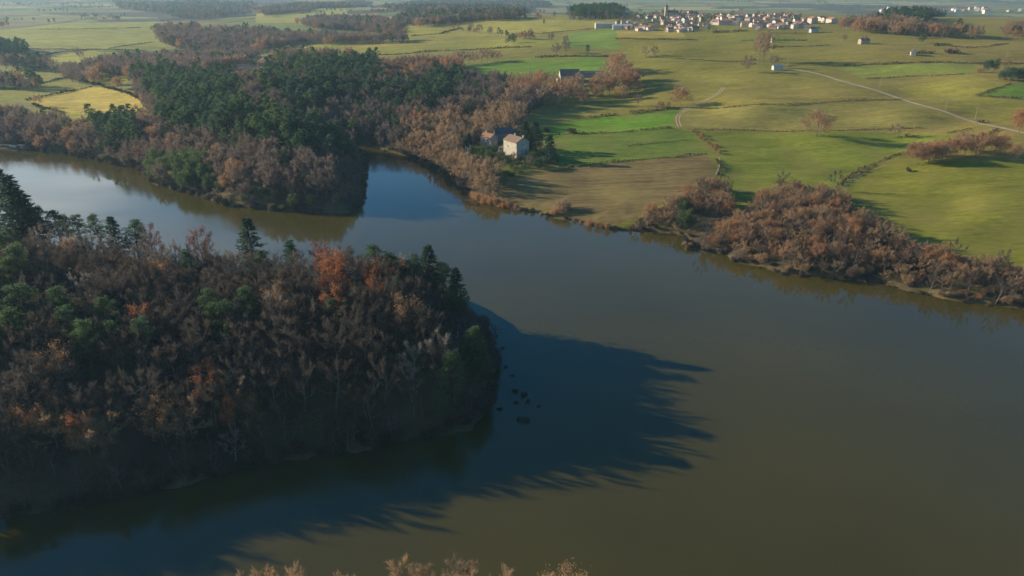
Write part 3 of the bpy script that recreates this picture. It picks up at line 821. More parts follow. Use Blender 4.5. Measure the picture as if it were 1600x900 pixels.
def scatter(poly, spacing, H, frac=0.62, seed=1, dmin=0.8, pad=35, rag=0.0):
    rng = np.random.default_rng(seed)
    P = np.array(poly, float)
    P[:, 1] = np.clip(P[:, 1], 2, 1200)
    xs, ys = [], []
    for z in (0, 20, 52):
        x, y = unproj(P[:, 0], P[:, 1], z); xs.append(x); ys.append(y)
    x0, x1 = np.min(xs) - 5, np.max(xs) + 5
    y0, y1 = max(30, np.min(ys) - 5), min(5500, np.max(ys) + 40)
    nx, ny = int((x1 - x0) / spacing) + 1, int((y1 - y0) / spacing) + 1
    gx, gy = np.meshgrid(np.arange(nx), np.arange(ny))
    gx = gx + 0.5 * (gy % 2)
    X = (x0 + (gx + rng.uniform(-0.42, 0.42, gx.shape)) * spacing).ravel()
    Y = (y0 + (gy + rng.uniform(-0.42, 0.42, gx.shape)) * spacing).ravel()
    # coarse cull, then exact
    a, b = project(X, Y, np.full(X.shape, 30.0))
    k = (a > P[:, 0].min() - 60) & (a < P[:, 0].max() + 60) & (b > P[:, 1].min() - 90) & (b < P[:, 1].max() + 90)
    X, Y = X[k], Y[k]
    if len(X) == 0:
        return np.zeros((0, 3)), np.zeros(0), np.zeros(0), np.zeros(0)
    Z, D = height(X, Y)
    px, py = project(X, Y, Z + H * frac)
    if rag:
        k = inside(px + rag * 30 * vnoise(X / 70, Y / 70, 41) + rag * 14 * vnoise(X / 25, Y / 25, 42), py + rag * 5 * vnoise(X / 90, Y / 90, 43), poly) & (D > dmin)
    else:
        k = inside(px, py, poly) & (D > dmin)
    return np.stack([X[k], Y[k], Z[k]], 1), px[k], py[k], D[k]


STUFF = {}  # name -> list of (xyz, scale, proto object index)


def stuff_add(key, pts, smin, smax, rng):
    STUFF.setdefault(key, []).append((np.asarray(pts), rng.uniform(smin, smax, len(pts))))


# ------------------------------------------------------------------ the near wooded headland
rng = np.random.default_rng(41)
pts, px, py, D = scatter(W_A, 4.5, 10.5, 0.66, seed=3)
LOWER = [(-360, 600), (0, 620), (130, 630), (220, 640), (300, 610), (360, 600), (420, 620), (420, 640), (300, 660), (0, 700), (-360, 720)]
PINEZ = [[(-140, 360), (20, 370), (60, 400), (50, 470), (40, 540), (-140, 540)], [(640, 408), (690, 420), (722, 446), (728, 478), (690, 470), (640, 440)],
         [(715, 490), (755, 500), (770, 540), (770, 620), (735, 640), (715, 590)], [(90, 480), (190, 480), (240, 545), (110, 545)]]
ORZ = [[(496, 388), (520, 396), (545, 420), (540, 470), (510, 470), (500, 440)], [(570, 400), (600, 415), (600, 440), (575, 440)], [(580, 430), (600, 436), (596, 462), (574, 456)]]
n_bare = n_pine = 0
order = rng.permutation(len(pts))
for k_ in range(4):
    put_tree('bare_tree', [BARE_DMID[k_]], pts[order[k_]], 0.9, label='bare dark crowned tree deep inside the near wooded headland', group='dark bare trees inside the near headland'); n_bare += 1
for i in order[4:]:
    p, x, y, d = pts[i], px[i], py[i], D[i]
    if inside(x, y, W_A_GAP) and rng.random() < 0.62:
        continue
    r = rng.random()
    edge = 'at the water edge' if d < 7 else ('in the lit lower row' if inside(x, y, LOWER) else ('on the ridge' if y < 440 else 'on the shaded slope'))
    where = f'{edge} of the near wooded headland'
    s = float(rng.uniform(0.66, 1.08)) * (0.8 if d < 7 else 1.0)
    if x > 690:
        s *= 0.85 if d > 12 else 0.68
    if any(inside(x, y, z) for z in PINEZ) and r < 0.4:
        put_tree('pine_tree', PINE, p, s * 1.05, label=f'dark green pine {where}', group=f'pines {where}')
    elif any(inside(x, y, z) for z in ORZ) and r < 0.8:
        put_tree('russet_tree', ORANGE, p, s * 0.85, label='bright orange leafed tree among bare crowns on the near headland', group='orange trees of the near headland')
    elif r < 0.045 and x > 260:
        put_tree('pine_tree', PINE, p, s * 0.95, label=f'lone dark pine between bare trees {where}', group=f'lone pines {where}')
    elif (inside(x, y, LOWER) and r < 0.13) or r < 0.06:
        put_tree('russet_tree', RUSSET, p, s * 1.15, label=f'brown leaved oak {where}', group=f'brown oaks {where}')
    elif r < 0.15:
        put_tree('pale_tree', BARE_PALE, p, s, label=f'bare tree with pale silvery limbs {where}', group=f'pale bare trees {where}')
    elif n_bare < 286:
        n_bare += 1
        if inside(x, y, LOWER) and rng.random() < 0.6:
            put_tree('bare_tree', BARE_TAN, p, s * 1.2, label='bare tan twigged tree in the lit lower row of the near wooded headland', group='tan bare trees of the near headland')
        else:
            put_tree('bare_tree', BARE, p, s, label=f'bare grey brown tree {where}', group=f'bare trees {where}')
    else:
        stuff_add('bare_near', [p], s, s + 0.01, rng)
print('headland', len(pts), 'bare', n_bare)
# marked single trees of the headland: crown-top pixel, height in metres
def place_top(kind, protos, px_, top_y, hm, proto_h, label, depth_hint=None, group=None, sx=None):
    """stand a tree so that its top is seen at the pixel: walk the ray until the ground is hm below it"""
    rx, ry, rz = ray(px_, top_y)
    T = _ts / ry
    X, Y, Z = rx * T, ry * T, H_CAM + rz * T
    h, d = height(X, Y)
    g = Z - h - hm
    ok = np.where((g[:-1] > 0) & (g[1:] <= 0) & (d[1:] > 0.3))[0]
    if len(ok) == 0:
        gg = np.where((d > 0.8) & (g > 0) & (T < 400), g, 1e9)
        i = int(np.argmin(gg))
        if gg[i] > hm * 0.55:
            print('no place for', label, px_, top_y, gg[i]); return None
        hm = hm + gg[i]
    else:
        i = ok[0] + 1
    s = hm / proto_h
    sx = (1.5 if kind == 'spruce_tree' else 1.0) if sx is None else sx
    return put_tree(kind, protos, (X[i], Y[i], h[i]), s * sx, label=label, group=group, sz=s)


for (a, b, hm, lab) in [
        (8, 272, 25, 'tallest dark spruce at the photo edge above the headland ridge'),
        (-8, 262, 26, 'dark spruce half outside the photo edge beside the tallest spruce'), (20, 296, 20, 'dark spruce on the lake side of the tallest spruce'),
        (384, 338, 17, 'single green spruce standing clear on the middle of the headland ridge'),
        (668, 382, 18, 'pointed spruce at the ridge end above the open lake'),
        (712, 418, 14, 'dark spruce hanging over the tip of the headland'),
        (171, 337, 13, 'small pointed spruce between pines on the ridge'),
        (46, 322, 14, 'thin blue green spruce beside the tall dark spruce')]:
    place_top('spruce_tree', SPRUCE, a, b, hm, 16, lab)
for (a, b, hm, lab, sx) in [
        (62, 322, 15, 'ragged two headed pine on the ridge near the tall spruce', 0.9), (80, 324, 15, 'tiered ridge pine with wide side branch', 1.0), (96, 332, 13, 'short ridge pine behind the tiered pine', 0.8),
        (116, 332, 14, 'rounded ridge pine over brown crowns', 1.0), (146, 334, 14, 'upright ridge pine with a broad skirt', 1.0),
        (203, 345, 13, 'broad flat topped umbrella pine on the ridge with sunlit flank', 1.35), (452, 374, 13, 'small dark pine top breaking the bare ridge', 0.9),
        (588, 384, 15, 'broad dark green pine behind the orange tree', 1.25), (608, 394, 14, 'wide low pine next to the broad dark pine', 1.2), (644, 396, 16, 'sunlit green pine before the pointed spruce', 1.0),
        (692, 410, 15, 'bright green pine under the pointed spruce', 1.15), (344, 468, 13, 'bright green pine alone in the middle of the bare slope', 1.5),
        (706, 548, 15, 'sunlit green pine low on the headland tip', 1.1), (738, 505, 17, 'dark tall pine on the headland tip over the shaded water', 1.0), (752, 530, 15, 'dark pine leaning out from the headland tip', 1.0),
        (616, 432, 13, 'yellow green pine on the sunlit shoulder', 0.8), (20, 385, 16, 'green pine at the photo edge below the tall spruce', 1.3), (30, 440, 15, 'pale green pine on the shaded edge slope', 1.3), (10, 480, 14, 'pale green pine lowest on the shaded edge slope', 1.3)]:
    place_top('pine_tree', PINE, a, b, hm, 13.5, lab, sx=sx)
for (a, b, hm, lab) in [(522, 392, 14, 'large flame orange tree near the top of the headland'), (515, 418, 13, 'flame orange tree just below the large one'), (520, 448, 12, 'orange tree lowest in the flame coloured file'),
                        (497, 378, 12, 'small orange crown on the ridge above the flame tree'), (585, 418, 11, 'orange crown in front of the broad dark pine'), (590, 440, 10, 'dull orange crown under the broad dark pine'),
                        (310, 356, 11, 'dark red crown on the headland ridge against water'), (228, 352, 11, 'dusky red crown beside the umbrella pine'),
                        (214, 480, 11, 'small rust topped tree on the shaded slope'), (318, 590, 11, 'rust orange tree in the lower lit row'), (358, 618, 10, 'bright rust tree among bare crowns low on the headland'), (122, 645, 10, 'faded orange tree in the lower row near the dark hollow')]:
    place_top('russet_tree', DUSK if 'red crown' in lab or 'ridge' in lab else ORANGE, a, b, hm, 12.5, lab)

# ------------------------------------------------------------------ treetops on the bank below the camera
for (a, b, hm, lab) in [(440, 874, 12, 'sunlit bare treetop lowest in the frame under the dark water'), (405, 884, 11, 'small bare treetop beside the sunlit one'), (352, 888, 11, 'thin bare twig top at the lower frame edge'), (530, 890, 11, 'low bare top between two taller treetops'),
                        (622, 869, 12, 'wide pale bare treetop over olive water'), (712, 867, 12, 'tall pale bare treetop with fine twigs over olive water'), (735, 876, 12, 'second pale treetop beside the fine twigged one'),
                        (783, 882, 12, 'dense brown treetop over olive water'), (660, 880, 11, 'faint bare top between wide and tall treetops')]:
    o = place_top('bare_tree', BARE_TAN, a, b, hm - 1.5, 12.6, lab, sx=0.9)
place_top('russet_tree', RUSSET, 880, 893, 10, 11.0, 'orange leaf tip just showing at the lower frame edge')

# ------------------------------------------------------------------ drowned bushes off the headland tip
for q, (a, b, s) in enumerate([(778, 560, 0.8), (790, 574, 0.7), (800, 588, 0.75), (806, 612, 0.9), (818, 618, 1.0), (824, 628, 0.9), (806, 630, 0.8), (842, 636, 0.7), (812, 656, 0.9), (822, 658, 1.0), (782, 640, 0.8), (786, 545, 0.8)]):
    x, y = unproj(a, b, 0)
    put_tree('drowned_bush', BUSH_DRK, (x, y, -0.35), s * 0.45, label='dark half drowned bush in the shaded water off the headland tip', group='drowned bushes off the headland tip', cat='bush')

# ------------------------------------------------------------------ the middle wooded peninsula
PZ_B = [[(140, 184), (212, 178), (222, 225), (160, 232)], [(240, 170), (300, 156), (360, 156), (430, 172), (500, 198), (545, 226), (552, 250), (500, 240), (440, 228), (400, 222), (330, 206), (255, 196)]]
EV_B = [(228, 248), (262, 240), (318, 250), (348, 276), (340, 304), (276, 292), (234, 276)]
GR_B = [(346, 282), (400, 284), (470, 290), (545, 296), (548, 322), (480, 326), (400, 320), (350, 312)]
pts, px, py, D = scatter(W_B, 5.6, 11, 0.62, seed=5)
n_p = n_r = n_e = 0
for i in rng.permutation(len(pts)):
    p, x, y, d = pts[i], px[i], py[i], D[i]
    r = rng.random(); s = float(rng.uniform(0.68, 1.3)) * (0.75 if d < 6 else 1)
    if inside(x, y, EV_B) and r < 0.85:
        put_tree('evergreen_tree', EVERG, p, s * 1.1, label='green evergreen in the waterside clump of the wooded peninsula', group='evergreen clump at the peninsula shore'); n_e += 1
    elif inside(x, y, GR_B) and r < 0.7:
        put_tree('evergreen_tree', EVERG, p, s * 0.8, label='low dark evergreen along the peninsula nose above the water', group='low evergreens of the peninsula nose'); n_e += 1
    elif any(inside(x, y, z) for z in PZ_B) and r < 0.86:
        if n_p < 190:
            put_tree('pine_tree', PINE_MID, p, s * 1.02, label='deep green pine on the wooded peninsula across the water', group='pines on the wooded peninsula'); n_p += 1
        else:
            stuff_add('pine', [p], s, s + 0.01, rng)
    elif r < 0.1:
        stuff_add('pine', [p], s * 0.85, s * 0.86, rng)
    elif r < 0.2 and n_r < 60:
        put_tree('russet_tree', RUS_MID, p, s * 0.9, label='rusty brown tree scattered in the wood of the peninsula', group='russet trees on the wooded peninsula'); n_r += 1
    else:
        stuff_add('bare', [p], s * 0.9, s * 0.91, rng)
print('peninsula', len(pts), n_p, n_e)

# ------------------------------------------------------------------ the wood behind the inlet
PZ_C = [[(205, 122), (225, 110), (260, 110), (370, 120), (372, 146), (340, 154), (262, 160), (228, 152)], [(420, 106), (470, 96), (592, 92), (600, 130), (570, 164), (500, 176), (440, 164), (404, 140)],
        [(580, 142), (650, 122), (716, 114), (734, 136), (700, 158), (640, 168), (590, 176)]]
RZ_C = [(598, 98), (700, 88), (722, 96), (712, 112), (650, 120), (606, 128)]
TZ_C = [(604, 226), (640, 200), (700, 176), (815, 165), (830, 182), (812, 200), (728, 216), (724, 244), (780, 258), (786, 284), (760, 304), (690, 268), (640, 244)]
pts, px, py, D = scatter(W_C, 6.6, 11, 0.62, seed=6)
n_p2 = n_t = 0
for i in rng.permutation(len(pts)):
    p, x, y, d = pts[i], px[i], py[i], D[i]
    r = rng.random(); s = float(rng.uniform(0.68, 1.35)) * (0.75 if d < 6 else 1)
    if any(inside(x, y, z) for z in PZ_C) and r < 0.82:
        stuff_add('pine', [p], s * 1.05, s * 1.06, rng)
    elif inside(x, y, RZ_C) and r < 0.7:
        stuff_add('russet', [p], s, s + 0.01, rng)
    elif inside(x, y, TZ_C):
        if n_t < 130:
            put_tree('tan_tree', TAN_MID, p, s * 0.95, label='bare tan tree on the bank between the inlet and the stone farmhouse', group='tan trees on the farmhouse bank'); n_t += 1
        else:
            stuff_add('tan', [p], s, s + 0.01, rng)
    elif r < 0.13:
        stuff_add('pine', [p], s * 0.9, s * 0.91, rng)
    elif r < 0.25:
        stuff_add('russet', [p], s * 0.9, s * 0.91, rng)
    else:
        stuff_add('bare', [p], s, s + 0.01, rng)
print('back wood', len(pts))

# ------------------------------------------------------------------ thicket on the far shore
pts, px, py, D = scatter(W_E, 3.3, 5.4, 0.6, seed=8, dmin=0.3)
COVE = [(1082, 322), (1120, 326), (1150, 322), (1172, 330), (1135, 344), (1092, 366), (1056, 362), (1058, 346)]
n_r2 = 0
for i in rng.permutation(len(pts)):
    if inside(px[i], py[i], COVE): continue
    p, x, y, d = pts[i], px[i], py[i], D[i]
    r = rng.random(); s = float(rng.uniform(0.34, 0.76))
    where = 'at the waterline of the russet thicket' if d < 6 else 'inside the russet thicket under the fields'
    if d < 4.5 and r < 0.5:
        put_tree('shrub', (BUSH_BANK + BUSH_TAN[:1]) if r < 0.36 else BUSH_RUS, p, s * 0.95, label=f'low tan shrub {where}', group=f'shrubs {where}', cat='shrub')
    elif r < 0.30 and n_r2 < 135:
        put_tree('russet_tree', RUSSET, p, s, label=f'small russet oak {where}', group=f'russet oaks {where}'); n_r2 += 1
    elif r < 0.86:
        put_tree('tan_tree' if n_t < 240 else 'grey_tree', BARE_TAN if rng.random() < 0.75 else BARE, p, s, label=f'small bare twiggy tree {where}', group=f'bare trees {where}'); n_t += 1
    else:
        put_tree('shrub', BUSH_TAN, p, s * 1.5, label=f'rounded bare shrub {where}', group=f'shrubs {where}', cat='shrub')
print('thicket', len(pts))

# ------------------------------------------------------------------ far woods
for q, (kind, poly) in enumerate(FARW):
    pts, px, py, D = scatter(poly, 8.5, 10, 0.6, seed=60 + q, rag=1.0)
    if len(pts) > 2600:
        pts = pts[np.random.default_rng(q).permutation(len(pts))[:2600]]
    if len(pts) == 0:
        print('empty far wood', q); continue
    r2 = np.random.default_rng(80 + q)
    t = r2.random(len(pts))
    if kind == 'pine':
        sel = np.where(t < 0.9, 'pine', 'bare')
    elif kind == 'bare':
        sel = np.where(t < 0.10, 'pine', np.where(t < 0.22, 'russet', 'bare'))
    elif kind == 'tan':
        sel = np.where(t < 0.06, 'pine', np.where(t < 0.3, 'russet', np.where(t < 0.7, 'tan', 'bare')))
    else:
        sel = np.where(t < 0.35, 'pine', np.where(t < 0.45, 'russet', 'bare'))
    for k in ('pine', 'bare', 'tan', 'russet'):
        mk = sel == k
        if mk.any():
            stuff_add(k, pts[mk], 0.85, 1.35, r2)

# loose hedgerow lines between the distant fields
r3_ = np.random.default_rng(99)
hl = []
for q in range(95):
    y = float(np.exp(r3_.uniform(math.log(950), math.log(3600)))); x = y * float(r3_.uniform(-0.82, 0.78))
    if -0.05 < x / y < 0.75 and y < 1750: continue
    a = float(r3_.normal() * 0.35); L = float(r3_.uniform(60, 330))
    t = r3_.uniform(0, 1, int(L / 9)); keep = vnoise(t * L / 30, t * 0 + q, 5) > -0.15
    t = t[keep]
    hl.append(np.stack([x + t * L * math.cos(a) + r3_.normal(size=len(t)) * 2, y + t * L * math.sin(a) * 2 + r3_.normal(size=len(t)) * 2], 1))
hl = np.concatenate(hl)
hz_, hd_ = height(hl[:, 0], hl[:, 1])
hpx, hpy = project(hl[:, 0], hl[:, 1], hz_)
okk = (hd_ > 5) & (hpy < 92) & ~inside(hpx, hpy, FIELDS[0][0])
hp3 = np.concatenate([hl, hz_[:, None]], 1)[okk]
tt = r3_.random(len(hp3))
stuff_add('bare', hp3[tt < 0.6], 0.5, 1.1, r3_); stuff_add('russet', hp3[(tt >= 0.6) & (tt < 0.75)], 0.5, 1.0, r3_); stuff_add('pine', hp3[tt >= 0.75], 0.4, 0.9, r3_)

# ------------------------------------------------------------------ single trees in the fields: base pixel, height in metres
SINGLE = [
    (1275, 213, 15, 'russet_tree', RUSSET, 'round russet oak alone in the green meadow throwing a long shadow'),
    (1398, 214, 9, 'grey_tree', BARE_TAN, 'small bare tree in the meadow beside the shadow of the round oak'),
    (1063, 165, 12, 'russet_tree', RUS_MID, 'wide dark russet tree at the bend of the farm track'),
    (1032, 169, 4.5, 'russet_tree', RUS_MID, 'tiny round red bush tree beside the wide russet tree'),
    (1044, 167, 3.5, 'russet_tree', RUS_MID, 'tiniest red bush tree between its bigger neighbours by the track'),
    (997, 166, 9, 'grey_tree', BARE_MID, 'thin bare tree in shade below the brown grove'),
    (869, 87, 12, 'grey_tree', BARE_MID, 'dark round bare tree on the hedge line above the bright field'),
    (884, 82, 12, 'grey_tree', BARE_MID, 'paler bare tree just behind the dark round one'),
    (918, 87, 12, 'pine_tree', PINE_MID, 'dark upright evergreen on the hedge line above the bright field'),
    (1008, 89, 10, 'tan_tree', TAN_MID, 'small brown tree with ivy left of its twin in mid field'),
    (1022, 89, 11, 'grey_tree', BARE_MID, 'small grey twin tree in mid field'),
    (1186, 96, 27, 'tan_tree', TAN_MID, 'tall bare poplar pair member nearer the village'),
    (1193, 98, 25, 'tan_tree', TAN_MID, 'tall bare poplar pair member nearer the dirt road'),
    (1168, 113, 13, 'grey_tree', BARE_MID, 'wide dark bare tree beside the road end'),
    (1208, 106, 11, 'grey_tree', BARE_MID, 'grey bare tree over the pale hut at the road end'),
    (1303, 297, 9, 'grey_tree', BARE, 'grey upright bare tree sticking out over the russet thicket'),
    (1350, 69, 8, 'grey_tree', BARE_MID, 'small tree beside the dark shed in the upper fields'),
    (1395, 58, 15, 'tan_tree', TAN_MID, 'hazy tan tree in front of the far hedge wood'),
    (1440, 67, 8, 'evergreen_tree', [EVERG[0]], 'small round olive tree alone in the tan upper field'),
    (1318, 66, 8, 'grey_tree', BARE_MID, 'faint thin tree alone in the upper green field'),
    (656, 43, 14, 'russet_tree', RUS_MID, 'brown round tree alone on the far slope'),
    (465, 39, 12, 'russet_tree', RUS_MID, 'small brown tree on the distant yellow field'),
    (151, 134, 16, 'russet_tree', RUS_MID, 'round brown tree at the corner of the yellow field'),
    (184, 140, 10, 'russet_tree', RUS_MID, 'reddish tree at the edge of the yellow field wood'),
    (62, 166, 9, 'tan_tree', TAN_MID, 'small bare tree at the lower corner of the yellow field'),
    (126, 94, 14, 'grey_tree', BARE_MID, 'slim brown tree on the pale yellow strip'),
    (410, 84, 18, 'russet_tree', RUS_MID, 'orange brown tree above the hamlet'),
    (400, 88, 15, 'russet_tree', RUS_MID, 'duller brown tree beside the orange brown one above the hamlet'),
    (850, 40, 9, 'pine_tree', PINE_MID, 'dark small evergreen alone on the far pale field'),
    (866, 29, 10, 'pine_tree', PINE_MID, 'dark speck evergreen at the far field margin'),
    (892, 31, 12, 'grey_tree', BARE_MID, 'round bare tree below the dark far block of pines'),
    (800, 68, 11, 'evergreen_tree', [EVERG[1]], 'dark round evergreen where the long hedge ends'),
    (792, 70, 8, 'grey_tree', BARE_MID, 'small bare tree next to the hedge end evergreen'),
    (1592, 208, 13, 'russet_tree', RUSSET, 'big russet oak over the dirt road at the frame edge'),
    (1604, 206, 13, 'russet_tree', RUSSET, 'russet oak half cut by the frame edge on the dirt road'),
    (1068, 356, 7.5, 'evergreen_tree', [EVERG[2]], 'rounded grey green tree at the shore in front of the dark cove'),
    (1066, 334, 7, 'evergreen_tree', [EVERG[1]], 'bright green tree inside the russet thicket'),
    (1541, 112, 9, 'evergreen_tree', [EVERG[0]], 'lighter evergreen at the end of the dark roadside clump'),
    (1552, 112, 10, 'evergreen_tree', [EVERG[1]], 'tallest evergreen behind the dark roadside clump'),
    (1569, 106, 9, 'tan_tree', TAN_MID, 'bare brown tree behind the dark evergreen clump'),
    (1529, 113, 4, 'shrub', BUSH_RUS, 'brown shrub at the foot of the roadside clump'),
    (1577, 126, 9, 'evergreen_tree', EVERG_DARK, 'dark evergreen with broad wide crown in front of the roadside clump'),
    (1588, 127, 9, 'evergreen_tree', EVERG_DARK, 'second broad wide dark evergreen in front of the roadside clump'),
    (1600, 128, 9.5, 'evergreen_tree', EVERG_DARK, 'third broad wide dark evergreen of the clump cut by the frame'),
    (1566, 124, 6, 'evergreen_tree', EVERG_DARK, 'small dark evergreen leading the row of three broad ones'),
    # by the stone farmhouse
    (820, 236, 18, 'spruce_tree', SPRUCE, 'tall blue green conifer right behind the stone farmhouse'),
    (836, 234, 17, 'spruce_tree', SPRUCE, 'dark conifer with forked top beside the stone farmhouse'),
    (827, 240, 12, 'spruce_tree', SPRUCE, 'shorter conifer against the farmhouse gable'),
    (858, 254, 16, 'spruce_tree', SPRUCE, 'open branched cedar standing apart on the lawn of the stone farmhouse'),
    (733, 232, 10, 'spruce_tree', SPRUCE, 'dark conifer behind the ruined white wall'),
    (724, 238, 8, 'evergreen_tree', [EVERG[0]], 'green bushy tree against the ruined white wall'),
    (752, 248, 7.5, 'evergreen_tree', [EVERG[1]], 'dark evergreen in front of the farmhouse yard'),
    (764, 252, 6.5, 'evergreen_tree', [EVERG[2]], 'second dark evergreen in front of the farmhouse yard'),
    (741, 245, 6, 'evergreen_tree', [EVERG[2]], 'low evergreen below the ruined white wall'),
    (806, 216, 8, 'tan_tree', TAN_MID, 'bare brown tree behind the farmhouse chimney'),
    (748, 214, 9, 'tan_tree', TAN_MID, 'bare grey tree behind the red roofed cottage'),
    (839, 258, 5, 'grey_tree', BARE, 'small bare tree on the farmhouse lawn beside the cedar'),
    (805, 268, 4.5, 'grey_tree', BARE, 'small bare fruit tree below the farmhouse'),
    (855, 206, 3.5, 'shrub', BUSH_SCR, 'dark shrub on the edge of the brightest green field'),
    (894, 208, 3.5, 'shrub', BUSH_SCR, 'rounder shrub on the lower hedge of the brightest green field'),
    (790, 275, 3, 'shrub', BUSH_SCR, 'dark shrub at the foot of the farmhouse garden'),
    (812, 272, 2.6, 'shrub', BUSH_GRN, 'yellow green shrub in the farmhouse garden'),
    (798, 262, 2.8, 'shrub', BUSH_GRN, 'green shrub under the farmhouse terrace'),
    (866, 256, 2.2, 'shrub', BUSH_RUS, 'red shrub at the foot of the cedar'),
    (877, 329, 5.5, 'shrub', BUSH_TAN, 'pale upright tuft of willow on the ploughed field shore'),
    (868, 334, 3, 'shrub', BUSH_REED, 'low pale reed tuft beside the willow tuft'),
    (922, 353, 3.2, 'shrub', BUSH_RUS, 'orange shrub at the shoreline below the ploughed field'),
    (935, 356, 2.8, 'shrub', BUSH_RUS, 'smaller orange shrub at the shoreline by its bigger twin'),
    (948, 357, 3.0, 'shrub', BUSH_RUS, 'rust shrub where the thicket shore begins'),
    (898, 345, 1.8, 'shrub', BUSH_RUS, 'tiny red shrub on the stony shore'),
    (1420, 268, 2.2, 'shrub', BUSH_SCR, 'small dark shrub in the open olive field'),
]
PH = {'russet_tree': 9.6, 'grey_tree': 11.3, 'tan_tree': 10.0, 'pine_tree': 13.0, 'evergreen_tree': 9.0, 'spruce_tree': 16.0, 'shrub': 3.0}
g = ground([(a, b) for a, b, *_ in SINGLE])
for (a, b, hm, kind, protos, lab), p in zip(SINGLE, g):
    s = hm / PH[kind]
    wide = 1.35 if 'wide' in lab else (1.2 if 'round' in lab else 1.0)
    if 'tall bare poplar' in lab: wide = 0.75
    if kind == 'spruce_tree': wide = 1.75
    put_tree(kind, protos, p, s * wide, label=lab, sz=s, cat='shrub' if kind == 'shrub' else 'tree')

gd = [(801, 253), (805, 256), (793, 249), (826, 249), (834, 247), (778, 244), (774, 240), (790, 256), (770, 246), (780, 250), (789, 252), (797, 254), (812, 254), (822, 255), (832, 252), (844, 250), (850, 262), (838, 264), (828, 262), (818, 266), (800, 276), (792, 284), (783, 290), (776, 274), (786, 266), (808, 260), (845, 232), (850, 240), (772, 236), (762, 240)]
for (a, b), p in zip(gd, ground(gd)):
    k_ = rng.random()
    if k_ < 0.55:
        put_tree('garden_evergreen', EVERG_DARK + EVERG, p, float(rng.uniform(0.3, 0.65)), label='dark evergreen in the shaded garden of the stone farmhouse', group='evergreens of the farmhouse garden')
    elif k_ < 0.8:
        put_tree('grey_tree', BARE_MID, p, float(rng.uniform(0.4, 0.6)), label='small bare tree in the farmhouse garden', group='bare trees of the farmhouse garden')
    else:
        put_tree('shrub', BUSH_GRN, p, float(rng.uniform(0.6, 1.0)), label='yellow green bush in the farmhouse garden', group='bushes of the farmhouse garden', cat='shrub')

# the file of russet oaks in the olive meadow
row = [(1423, 255, 11), (1431, 257, 10.5), (1440, 258, 10.5), (1450, 256, 10), (1460, 252, 10), (1470, 254, 9.5), (1476, 246, 10), (1488, 245, 9.5), (1500, 238, 10.5), (1506, 243, 9), (1516, 236, 9), (1530, 240, 11),
       (1541, 232, 9), (1553, 240, 9.5), (1563, 240, 9.5), (1581, 249, 8), (1437, 249, 9), (1456, 246, 9), (1524, 246, 8)]
for (a, b, hm), p in zip(row, ground([r[:2] for r in row])):
    put_tree('russet_tree', RUSSET, p, hm / 9.6, label='russet oak in the shelter belt across the olive meadow', group='russet oaks of the meadow shelter belt')
# brown grove and trees around the middle farm
grove = [(958, 140, 15), (968, 146, 14), (978, 142, 15), (988, 136, 12), (948, 148, 13), (940, 140, 12), (985, 146, 13), (962, 118, 15), (968, 114, 14), (955, 112, 12), (976, 128, 13), (935, 156, 9), (945, 133, 13), (996, 130, 10), (928, 150, 12), (934, 146, 13), (952, 150, 13), (974, 136, 14), (964, 130, 15), (982, 130, 13), (990, 146, 11), (972, 156, 9)]
for (a, b, hm), p in zip(grove, ground([r[:2] for r in grove])):
    put_tree('russet_tree', RUS_MID + TAN_MID, p, hm / 9.6 * 1.15, label='round brown tree in the grove beside the middle farm', group='brown grove beside the middle farm')
low = [(815, 150, 12), (828, 158, 12), (838, 152, 13), (850, 160, 11), (860, 156, 12), (868, 148, 10), (880, 160, 11), (893, 163, 12), (900, 150, 12), (846, 140, 12), (825, 140, 11), (806, 140, 11), (862, 134, 9), (856, 166, 11), (820, 166, 12), (832, 146, 12), (870, 158, 11), (888, 156, 12), (905, 158, 10), (912, 164, 9), (800, 152, 12), (806, 162, 12), (816, 176, 10), (796, 172, 11), (874, 168, 8), (842, 170, 10), (812, 168, 10), (886, 148, 9)]
for (a, b, hm), p in zip(low, ground([r[:2] for r in low])):
    put_tree('tan_tree', TAN_MID if rng.random() < 0.6 else RUS_MID, p, hm / 10 * 1.3, label='brown winter tree on the slope below the middle farm', group='brown trees below the middle farm')
top = [(712, 101, 12), (722, 101, 13), (733, 100, 12), (742, 99, 11), (752, 97, 12), (762, 97, 13), (771, 96, 11), (778, 95, 10)]
for (a, b, hm), p in zip(top, ground([r[:2] for r in top])):
    put_tree('tan_tree', TAN_MID, p, hm / 10, label='bare brown tree in the row casting shade on the bright upper field', group='tree row above the bright upper field')
reeds = [(742, 312, 3), (748, 314, 3.3), (755, 316, 3.2), (762, 318, 3.4), (768, 319.5, 3.2), (775, 321, 3.4), (782, 323, 3.2), (789, 325, 3), (796, 326, 3), (803, 327.5, 2.6), (736, 308, 2.6)]
for (a, b, hm), p in zip(reeds, ground([(r[0], r[1] - 1.5) for r in reeds])):
    put_tree('reed_clump', BUSH_REED, p, hm / 3.2, label='salmon orange reed clump on the inlet mouth shore', group='orange reeds at the inlet mouth', cat='reeds')
scr = [(1082, 206), (1088, 211), (1094, 216), (1100, 220), (1106, 225), (1112, 230), (1118, 235), (1124, 240), (1120, 229), (1097, 212), (1110, 219)]
for (a, b), p in zip(scr, ground(scr)):
    put_tree('shrub', BUSH_RUS, p, float(rng.uniform(0.5, 0.85)), label='russet shrub in the ragged line between the ploughed field and the meadow', group='shrubs between ploughed field and meadow', cat='shrub')
rocks_s = [(812, 330), (822, 331.5), (832, 333), (846, 336.5), (856, 339.5), (884, 343), (908, 349), (960, 359), (985, 360.5), (1005, 360)]
